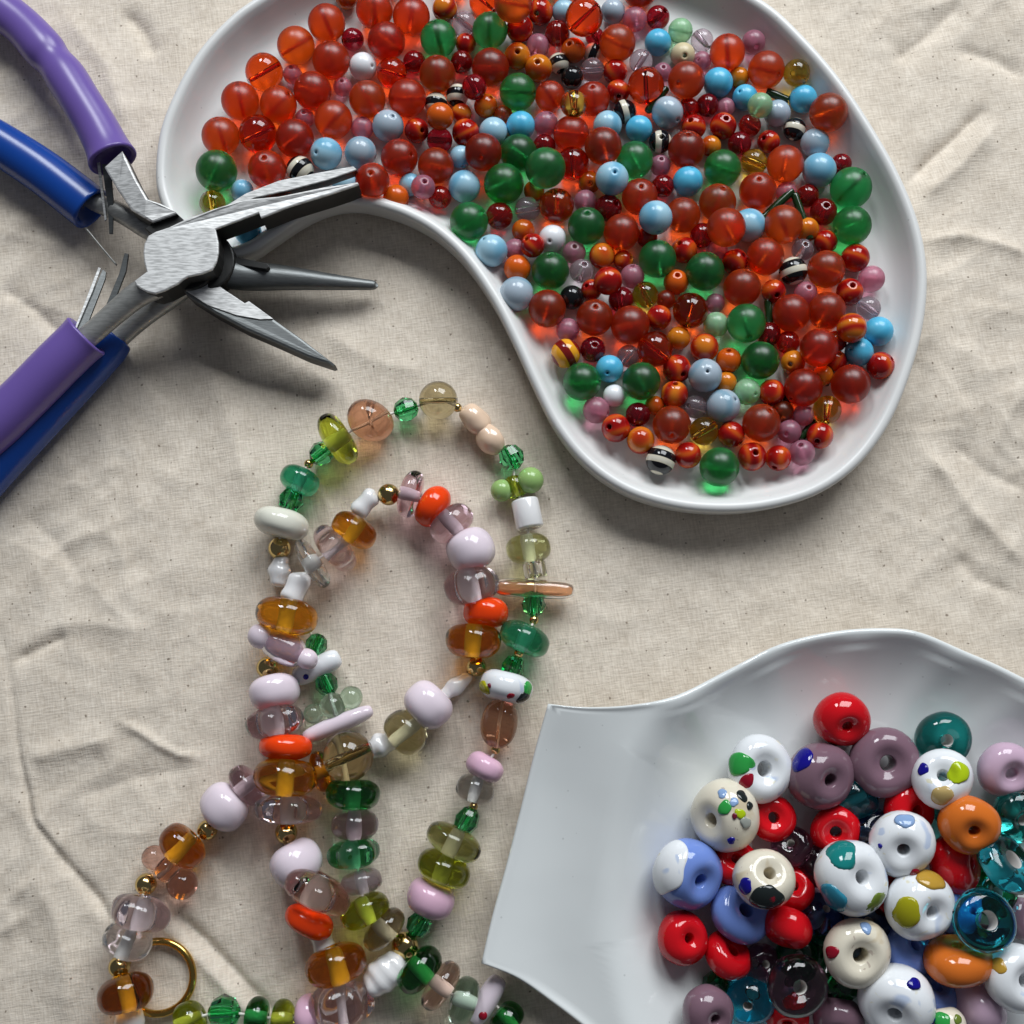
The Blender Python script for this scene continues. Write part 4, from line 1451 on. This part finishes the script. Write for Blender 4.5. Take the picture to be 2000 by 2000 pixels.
NECK_B = [
    ('glass_bead', 990, 1990, ring(0.72), 34, 'dark_green_glass', 'dark green rondelle'),
    ('STICK', 953, 1950, None, 19, 'lilac', 'lilac stick bead with a red dot'),
    ('glass_bead', 906, 1955, ring(0.52), 45, 'mint_glass', 'clear mint rondelle'),
    ('glass_bead', 861, 1925, ring(0.50), 47, 'rose_glass', 'clear rose rondelle'),
    ('glass_bead', 820, 1894, ring(0.62), 47, 'dark_green_glass', 'dark green rondelle'),
    ('gold_bead', 791, 1847, RBS, 25, 'gold', None),
    ('glass_bead', 750, 1815, ring(0.52), 45, 'smoke_glass', 'clear smoky rondelle'),
    ('glass_bead', 713, 1778, ring(0.56), 47, 'olive_glass', 'olive green rondelle'),
    ('glass_bead', 706, 1722, ring(0.56), 39, 'mauve_clear', 'clear greyish mauve rondelle'),
    ('glass_bead', 689, 1667, scallop(0.56), 47, 'green_glass', 'clear emerald disc'),
    ('glass_bead', 692, 1610, ring(0.60), 45, 'mauve_glass', 'clear mauve rondelle'),
    ('glass_bead', 689, 1551, ring(0.56), 51, 'dark_green_glass', 'dark green rondelle'),
    ('PETAL', 661, 1414, None, 16, 'lilac', 'long lilac petal bead'),
    ('LOBE', 650, 1378, [(686, 1362, 0, 22), (612, 1394, 0, 19), (650, 1378, 2, 25)], 28, 'mint_glass', 'clear mint three lobed bead'),
    ('glass_bead', 638, 1336, ('facet', 0.95), 23, 'green_glass', 'facetted green bead'),
    ('WHITE', 615, 1306, None, 21, 'china_white', 'white bar bead with a blue dot'),
    ('glass_bead', 618, 1259, ('facet', 0.95), 22, 'green_glass', 'facetted green bead'),
    ('HIDE', 570, 1180, None, 14, None, None),
    ('pearl', 546, 1116, ('pearl', 1.4, 3), 22, 'pearl', 'white ridged pearl', 24),
    ('gold_bead', 546, 1071, RBS, 22, 'gold', None),
    ('glass_bead', 550, 1022, ring(0.52), 53, 'ivory', 'ivory disc bead'),
    ('glass_bead', 568, 977, ('facet', 0.95), 26, 'green_glass', 'facetted green bead'),
    ('glass_bead', 586, 938, ring(0.66), 40, 'jade_glass', 'jade green disc bead'),
    ('gold_bead', 603, 906, RBS, 9, 'gold', None, 30),
    ('glass_bead', 628, 886, ('facet', 0.95), 25, 'green_glass', 'facetted green bead'),
    ('glass_bead', 660, 858, ring(0.48), 54, 'olive_glass', 'olive green disc'),
    ('glass_bead', 723, 821, ('pearl', 1.0, 0), 43, 'topaz_glass', 'clear topaz nugget bead'),
    ('glass_bead', 793, 800, ('facet', 0.95), 25, 'green_glass', 'facetted green bead'),
    ('glass_bead', 856, 782, ('round', 0.14), 38, 'smoke_glass', 'smoky clear ball bead'),
    ('gold_bead', 893, 796, RBS, 9, 'gold', None, 34),
    ('pearl', 928, 818, ('pearl', 1.2, 0), 27, 'peach_pearl', 'peach baroque pearl'),
    ('pearl', 957, 858, ('pearl', 1.2, 0), 26, 'peach_pearl', 'peach baroque pearl'),
    ('glass_bead', 999, 893, ('facet', 0.95), 26, 'green_glass', 'facetted green bead'),
    ('LIME', 1006, 950, [(980, 958, 0, 22), (1036, 938, 4, 26)], 26, 'leaf_green', 'leaf green twin lobed bead'),
    ('glass_bead', 1030, 1004, ('tube', 1.1), 27, 'pearl', 'white barrel bead'),
    ('glass_bead', 1032, 1072, ring(0.62), 44, 'lime_glass', 'clear lime rondelle'),
    ('glass_bead', 1045, 1113, ('tube', 0.7), 22, 'clear_glass', 'small clear tube bead', 32),
    ('PEACHBAR', 1045, 1150, None, 18, 'topaz_glass', 'peach glass bar bead', 32),
    ('glass_bead', 1042, 1181, ('facet', 0.95), 24, 'green_glass', 'facetted green bead'),
    ('gold_bead', 1043, 1211, RBS, 9, 'gold', None, 34),
    ('glass_bead', 1025, 1247, ring(0.60), 49, 'jade_glass', 'deep green disc bead'),
    ('gold_bead', 1013, 1276, RBS, 9, 'gold', None, 34),
    ('glass_bead', 1001, 1304, ('facet', 1.1), 23, 'green_glass', 'facetted green bead'),
    ('WSPOT', 988, 1341, ring(0.56), 52, 'china_white', 'white bead with green, red and black spots'),
    ('glass_bead', 975, 1413, ('pearl', 1.35, 0), 34, 'topaz_glass', 'clear topaz oval bead'),
    ('gold_bead', 968, 1464, RBS, 9, 'gold', None, 30),
    ('glass_bead', 947, 1498, ring(0.62), 37, 'pink_opaque', 'opaque pink rondelle'),
    ('glass_bead', 928, 1541, ring(0.68), 36, 'clear_glass', 'clear glass rondelle'),
    ('gold_bead', 925, 1575, RBS, 8, 'gold', None, 28),
    ('glass_bead', 911, 1603, ('facet', 1.15), 24, 'green_glass', 'facetted green bead'),
    ('glass_bead', 886, 1644, ring(0.54), 52, 'pale_olive_glass', 'pale olive rondelle'),
    ('glass_bead', 867, 1696, ring(0.58), 52, 'olive_glass', 'olive green rondelle'),
    ('glass_bead', 841, 1754, ring(0.70), 46, 'pink_opaque', 'opaque pink rondelle'),
    ('glass_bead', 819, 1805, ('facet', 0.95), 25, 'green_glass', 'facetted green bead'),
    ('pearl', 752, 1901, ('pearl', 1.36, 6), 34, 'pearl', 'large white ridged pearl'),
    ('HIDE', 665, 1962, None, 14, None, None),
    ('glass_bead', 603, 1982, ring(0.7), 36, 'pink_opaque', 'opaque pink rondelle'),
    ('glass_bead', 553, 1990, ring(0.6), 34, 'olive_glass', 'olive green rondelle'),
    ('glass_bead', 502, 1985, ring(0.6), 35, 'dark_green_glass', 'dark green rondelle'),
    ('glass_bead', 438, 1978, ('facet', 0.85), 33, 'green_glass', 'facetted green bead'),
    ('glass_bead', 371, 1992, ring(0.8), 34, 'olive_glass', 'olive green rondelle'),
    ('HIDE', 320, 2030, None, 20, None, None),
]
FIXED_AXIS = {(610, 1100): (0.85, -0.55), (752, 1901): (0.72, 0.66), (628, 1507): (0.8, 0.25), (482, 1533): (0.85, 0.62), (546, 1116): (0.1, 1.0),
              (603, 1982): (1, 0), (618, 1259): (0.4, 1), (689, 1551): (0.05, 1), (925, 1252): (0.05, 1), (949, 1196): (0.05, 1), (617, 1738): (0.45, 0.9),
              (604, 1800): (0.42, 0.9), (563, 1580): (0.0, 1.0), (557, 1518): (0.05, 1), (557, 1458): (0.05, 1), (886, 1644): (0.45, 0.85),
              (630, 1839): (-0.35, 1), (656, 1884): (-0.3, 1), (790, 1847): (1, -1)}


def build_necklace(spec, label, cat, start):
    root = empty('beaded_necklace', at(start[0], start[1], 0))
    pts = []
    for s in spec:
        z = s[7] if len(s) > 7 else (s[4] if s[0] != 'HIDE' else 12)
        pts.append(at(s[1], s[2], z))
    n = len(spec)

    def half_len(s):
        if s[0] in ('glass_bead', 'pearl', 'gold_bead', 'WSPOT') and s[3]:
            return s[4] * (s[3][1] if s[3][0] != 'round' else 1.0)
        return s[4] * 0.8 if s[0] != 'HIDE' else 0.0
    fit = [1.0] * n
    for i in range(n - 1):
        d = (pts[i + 1] - pts[i]).length
        want = half_len(spec[i]) + half_len(spec[i + 1])
        if want > d * 1.15:
            k = max(0.82, d * 1.15 / want)
            fit[i], fit[i + 1] = min(fit[i], k), min(fit[i + 1], k)
    for i, s in enumerate(spec):
        name, x, y, shape, R, mat, words = s[:7]
        if name in ('glass_bead', 'WSPOT') and shape[0] == 'ring':
            shape = shape[:1] + (round(shape[1] * fit[i], 2),) + shape[2:]
        if name == 'HIDE':
            continue
        p = pts[i]
        t = pts[min(i + 1, n - 1)] - pts[max(i - 1, 0)]
        t.z *= 0.25
        if (x, y) in FIXED_AXIS:
            fx = FIXED_AXIS[(x, y)]
            t = Vector((fx[0], -fx[1] if False else fx[1], 0))
            t = Vector((fx[0], -fx[1], 0)) if (x, y) in ((610, 1100),) else Vector((fx[0], fx[1], 0))
        if name in ('glass_bead', 'gold_bead', 'pearl'):
            nm = {'facet': 'facetted_bead'}.get(shape[0], name)
            o = place_bead(nm, shape, mat, p, R, t, root, seed=i % 4)
            if words == 'clear topaz nugget bead':
                o.rotation_mode = 'XYZ'
                o.rotation_euler = (0.3, 0.5, -0.6)
                o.scale = (1.12, 0.9, 0.9)
            if words == 'peach baroque pearl':
                o.scale = (1.0, 0.9, 1.05)
        elif name == 'WSPOT':
            o = place_bead('glass_bead', shape, mat, p, R, t, root, seed=2)
            for (sx, sy, sr, sm) in ((945, 1345, 14, 'dot_olive'), (1022, 1364, 14, 'dot_black'), (1030, 1345, 13, 'dot_green'), (997, 1360, 7, 'dot_red'), (958, 1340, 4, 'dot_wine')):
                add_spot(o, shape, R, (sx - x) / R, (sy - y) / R, sr, sm)
        elif name == 'LOBE':
            o = lobes('lobed_bead', p, shape, mat, root)
        elif name == 'LIME':
            o = lobes('lobed_bead', p, shape, mat, root)
            place_bead('glass_bead', ring(1.0), 'olive_glass', p - Vector((0, 0, 4)), 22, t, root)
        elif name == 'BARM':
            a, b = at(518, 1246, 66), at(592, 1284, 60)
            o = bar('bar_bead', a, b, 31, mat, root)
            for (lx, ly, lz, lr) in ((509, 1243, 72, 23), (599, 1287, 66, 20)):
                q = at(lx, ly, lz)
                e = place_bead('bead_end', ('pearl', 1.05, 0), 'lilac', q, lr, (1, -0.4, 0.4), root)
        elif name == 'STICK':
            o = bar('stick_bead', at(977, 1908, 22), at(925, 1998, 22), 21, mat, root)
            q = at(943, 1984, 42)
            d = bpy.data.objects.new('spot', spot_mesh('dot_red', 9, 12))
            col.objects.link(d)
            d.parent = root
            d.location = (q - Vector((0, 0, 12))) * U - root.location
        elif name == 'PETAL':
            o = bar('petal_bead', at(592, 1442, 30), at(728, 1386, 30), 17, mat, root, flat=1.2)
        elif name == 'WHITE':
            o = bar('bar_bead', at(574, 1326, 22), at(664, 1282, 30), 23, mat, root, waist=0.12)
            q = at(597, 1322, 46)
            d = bpy.data.objects.new('spot', spot_mesh('dot_blue', 6, 10))
            col.objects.link(d)
            d.parent = root
            d.location = (q - Vector((0, 0, 11))) * U - root.location
        elif name == 'PEACHBAR':
            o = bar('bar_bead', at(966, 1146, 30), at(1122, 1154, 30), 20, mat, root, waist=0.1)
        if words:
            o['label'] = words
    path = catmull([(p.x, p.y, p.z, 2.6) for p in pts], 4, closed=False)
    v, f = sweep(path, 6)
    mesh_obj('thread', v, f, 'thread', root, loc=pts[0])
    tag(root, label, cat)


build_necklace(NECK_A, 'looped beaded necklace of amber, lilac, pink and orange glass with pearls', 'necklace', (557, 1458))
build_necklace(NECK_B, 'looped beaded necklace of green, olive and clear glass beads with peach pearls', 'necklace', (867, 1696))


def build_ring():
    c = at(309, 1909, 9)
    v, f = [], []
    R, r, n, m = 64, 7.0, 64, 14
    for i in range(n):
        a = 2 * math.pi * i / n
        for k in range(m):
            b = 2 * math.pi * k / m
            v.append((c.x + (R + r * math.cos(b)) * math.cos(a), c.y + (R + r * math.cos(b)) * math.sin(a), c.z + r * math.sin(b)))
    for i in range(n):
        for k in range(m):
            f.append((i * m + k, ((i + 1) % n) * m + k, ((i + 1) % n) * m + (k + 1) % m, i * m + (k + 1) % m))
    o = mesh_obj('metal_ring', v, f, 'brass_ring', loc=(c.x, c.y, 0))
    tag(o, 'thin gold coloured metal ring lying under the end of a necklace', 'ring')


build_ring()

# ------------------------------------------------------------------ pliers


PLIERS_Z = 0.84


def plate(name, outline, ztop, thick, mats, parent, bevel=3.0, inset_top=True):
    """flat forged piece: outline in picture points, ztop a number or f(x,y); top face first material, sides second"""
    zf = ztop if callable(ztop) else (lambda x, y: ztop)
    top = [at(x, y, zf(x, y) * PLIERS_Z) for x, y in outline]
    n = len(top)
    cen = sum(top, Vector()) / n
    v, f, fm = [], [], []
    area = sum(top[i].x * top[(i + 1) % n].y - top[(i + 1) % n].x * top[i].y for i in range(n))
    s = 1 if area > 0 else -1
    inn = []
    for i in range(n):
        d = (top[(i + 1) % n] - top[i - 1])
        d.z = 0
        d.normalize()
        inn.append(Vector((-d.y, d.x, 0)) * s)
    rings = [[p + i_ * bevel for p, i_ in zip(top, inn)],
             [p + i_ * bevel * 0.3 - Vector((0, 0, bevel * 0.35)) for p, i_ in zip(top, inn)],
             [p - Vector((0, 0, bevel * 1.2)) for p in top],
             [p - Vector((0, 0, thick)) for p in top]]
    for r_ in rings:
        v += [tuple(p) for p in r_]
    for k in range(3):
        for i in range(n):
            j = (i + 1) % n
            f.append((k * n + i, k * n + j, (k + 1) * n + j, (k + 1) * n + i))
            fm.append(0 if k < 2 else 1)
    f.append(tuple(range(n)))
    fm.append(0)
    f.append(tuple(range(3 * n, 4 * n))[::-1])
    fm.append(1)
    o = mesh_obj(name, v, f, list(mats), parent, smooth=False, fmat=fm, loc=cen)
    return fix_normals(o)


def rod(name, pts, mat, parent, ry=1.0, segs=16, per=5):
    """pts: (px, py, z, r)"""
    P = []
    for (x, y, z, r) in pts:
        q = at(x, y, max(z * PLIERS_Z, r * 0.9 + 1))
        P.append((q.x, q.y, q.z, r))
    path = catmull(P, per, closed=False)
    v, f = sweep(path, segs, ry)
    return mesh_obj(name, v, f, mat, parent, loc=Vector(path[len(path) // 2][:3]))


def grip(name, pts, mat, parent, ry=0.9):
    """soft plastic sleeve: open, flared mouth at the first point"""
    P = []
    for (x, y, z, r) in pts:
        q = at(x, y, max(z * PLIERS_Z, r * 0.9 + 1))
        P.append((q.x, q.y, q.z, r))
    path = catmull(P, 7, closed=False)
    d = (Vector(path[0][:3]) - Vector(path[2][:3])).normalized()
    p0 = Vector(path[0][:3])
    r0 = path[0][3]
    # hollow mouth: go in, out over the lip, then along the outside
    inner = p0 - d * 26
    mouth = [(inner.x, inner.y, inner.z, r0 * 0.55), (*(p0 - d * 4), r0 * 0.74), (*(p0 + d * 2), r0 * 0.84), (*(p0 + d * 3), r0 * 0.93), (*p0, r0 * 1.0)]
    v, f = [], []
    segs = 26
    allp = mouth + [tuple(q) for q in path[1:]]
    dirs = []
    body = [Vector(q[:3]) for q in path]
    for i in range(len(mouth)):
        dirs.append(-d)
    for i in range(1, len(body)):
        dirs.append((body[min(i + 1, len(body) - 1)] - body[i - 1]).normalized())
    for q, dd in zip(allp, dirs):
        side = dd.cross(Vector((0, 0, 1))).normalized()
        up = side.cross(dd).normalized()
        c = Vector(q[:3])
        for k in range(segs):
            a = 2 * math.pi * k / segs
            ca, sa = math.cos(a), math.sin(a)
            v.append(tuple(c + side * (ca * q[3]) + up * (math.copysign(abs(sa) ** 0.9, sa) * q[3] * ry)))
    for i in range(len(allp) - 1):
        for k in range(segs):
            l = (k + 1) % segs
            f.append((i * segs + k, i * segs + l, (i + 1) * segs + l, (i + 1) * segs + k))
    f.append(tuple(range(segs)))
    f.append(tuple(range((len(allp) - 1) * segs, len(allp) * segs)))
    o = mesh_obj(name, v, f, mat, parent, loc=p0)
    return fix_normals(o)


def disc_pts(cx, cy_, r, n=28):
    return [(cx + r * math.cos(2 * math.pi * k / n), cy_ + r * math.sin(2 * math.pi * k / n)) for k in range(n)]


def build_pliers():
    # --- the blue handled pair, underneath
    b = empty('pliers', at(400, 510, 0))
    plate('joint', disc_pts(400, 507, 58), 138, 46, ('black_oxide', 'black_oxide'), b)
    plate('jaw', [(398, 428), (440, 402), (480, 377), (545, 352), (620, 337), (690, 324), (697, 332), (640, 352), (560, 373), (500, 386), (430, 412)],
          lambda x, y: 150 - (x - 400) * 0.03, 26, ('brushed_steel', 'black_oxide'), b, 2)
    rod('jaw', [(418, 528, 112, 30), (470, 538, 92, 29), (520, 541, 76, 27), (560, 543, 66, 24), (640, 550, 48, 17), (700, 555, 36, 12), (731, 557, 31, 9), (735, 557, 31, 3)], 'dark_steel', b, 0.95)
    plate('stop_bar', [(455, 500), (522, 514), (526, 521), (520, 526), (455, 516)], 122, 14, ('black_oxide', 'black_oxide'), b, 1.5)
    rod('tang', [(360, 475, 112, 24), (300, 452, 100, 22), (240, 418, 82, 20), (190, 396, 66, 19), (160, 378, 60, 19)], 'grey_steel', b, 0.9)
    rod('tang', [(380, 545, 110, 24), (330, 582, 90, 22), (280, 620, 70, 20), (240, 655, 54, 19), (215, 680, 50, 19)], 'grey_steel', b, 0.9)
    grip('handle', [(178, 408, 62, 46), (150, 386, 60, 46), (90, 340, 56, 45), (30, 300, 52, 44), (-30, 264, 50, 43), (-100, 230, 48, 40)], 'blue_grip', b)
    grip('handle', [(222, 658, 50, 40), (203, 680, 50, 44), (138, 750, 48, 45), (68, 826, 47, 45), (-12, 913, 46, 45), (-92, 1008, 45, 43)], 'blue_grip', b)
    rod('spring', [(167, 445, 60, 2), (200, 485, 50, 2), (228, 518, 44, 2)], 'grey_steel', b)
    plate('spring', [(243, 494), (251, 496), (246, 530), (214, 612), (200, 612), (232, 535)], 62, 5, ('dark_steel', 'black_oxide'), b, 1)
    tag(b, 'pliers with dark blue handles lying under the purple handled pair', 'pliers')
    # --- the purple handled pair, on top
    p = empty('pliers', at(355, 505, 0))
    plate('joint_cheek', disc_pts(362, 505, 62), 152, 30, ('black_oxide', 'black_oxide'), p)
    plate('joint', [(357, 430), (330, 443), (303, 452), (289, 460), (281, 476), (279, 493), (281, 512), (286, 530), (262, 548), (266, 558), (274, 564), (288, 571), (303, 574), (322, 568), (349, 554), (358, 546),
                    (367, 541), (395, 535), (415, 527), (423, 512), (427, 494), (427, 474), (421, 448), (464, 432), (506, 416), (510, 426), (566, 404), (648, 379), (701, 361), (698, 355), (628, 366), (545, 383), (479, 389), (421, 406)],
          lambda x, y: 196 - max(0, x - 420) * 0.10, 62, ('brushed_steel', 'black_oxide'), p, 3)
    plate('tang', [(203, 326), (238, 294), (246, 308), (266, 350), (288, 388), (312, 396), (330, 404), (346, 417), (298, 434), (280, 424), (256, 410), (228, 368)],
          lambda x, y: 186 - max(0, 300 - x) * 0.3, 46, ('brushed_steel', 'black_oxide'), p, 4)
    plate('tang_cheek', [(298, 434), (346, 417), (362, 432), (330, 452), (300, 462), (282, 446)], 170, 40, ('black_oxide', 'black_oxide'), p, 2)
    rod('tang', [(310, 556, 168, 26), (270, 575, 158, 25), (230, 607, 148, 23), (190, 642, 140, 22), (155, 672, 134, 22)], 'grey_steel', p, 0.8)
    plate('jaw', [(402, 540), (440, 566), (478, 591), (485, 587), (535, 623), (590, 662), (654, 711), (648, 713), (600, 697), (540, 670), (480, 644), (420, 612), (372, 582), (352, 562)],
          lambda x, y: 146 - max(0, x - 360) * 0.24, 44, ('dark_steel', 'black_oxide'), p, 5)
    plate('jaw_face', [(404, 543), (440, 567), (478, 592), (486, 588), (533, 622), (508, 624), (462, 616), (405, 596), (362, 567)],
          lambda x, y: 149 - max(0, x - 360) * 0.24, 6, ('brushed_steel', 'dark_steel'), p, 1)
    grip('handle', [(220, 311, 128, 48), (209, 287, 122, 43), (188, 246, 112, 41), (160, 200, 104, 40), (128, 150, 90, 41), (106, 121, 82, 37), (85, 96, 76, 42), (40, 48, 64, 40), (-20, 5, 54, 41), (-95, -40, 46, 39)], 'purple_grip', p)
    grip('handle', [(168, 657, 128, 48), (152, 672, 126, 46), (110, 713, 122, 46), (50, 774, 114, 46), (-10, 832, 108, 47), (-90, 905, 100, 46)], 'purple_grip', p)
    plate('spring', [(189, 318), (195, 317), (208, 428), (204, 431)], lambda x, y: 128 - (y - 318) * 0.3, 4, ('brushed_steel', 'dark_steel'), p, 0.8)
    plate('spring', [(198, 320), (216, 322), (222, 400), (220, 456), (213, 456), (210, 400)], lambda x, y: 122 - (y - 318) * 0.3, 4, ('dark_steel', 'black_oxide'), p, 1)
    plate('spring', [(200, 526), (207, 531), (205, 545), (160, 660), (140, 655), (178, 575)], lambda x, y: 76 + (y - 526) * 0.3, 5, ('dark_steel', 'black_oxide'), p, 1)
    plate('spring', [(192, 522), (197, 524), (180, 570), (150, 640), (146, 640)], lambda x, y: 82 + (y - 526) * 0.3, 3, ('brushed_steel', 'dark_steel'), p, 0.5)
    tag(p, 'pliers with purple handles and open brushed steel jaws resting over the tray edge', 'pliers')


build_pliers()
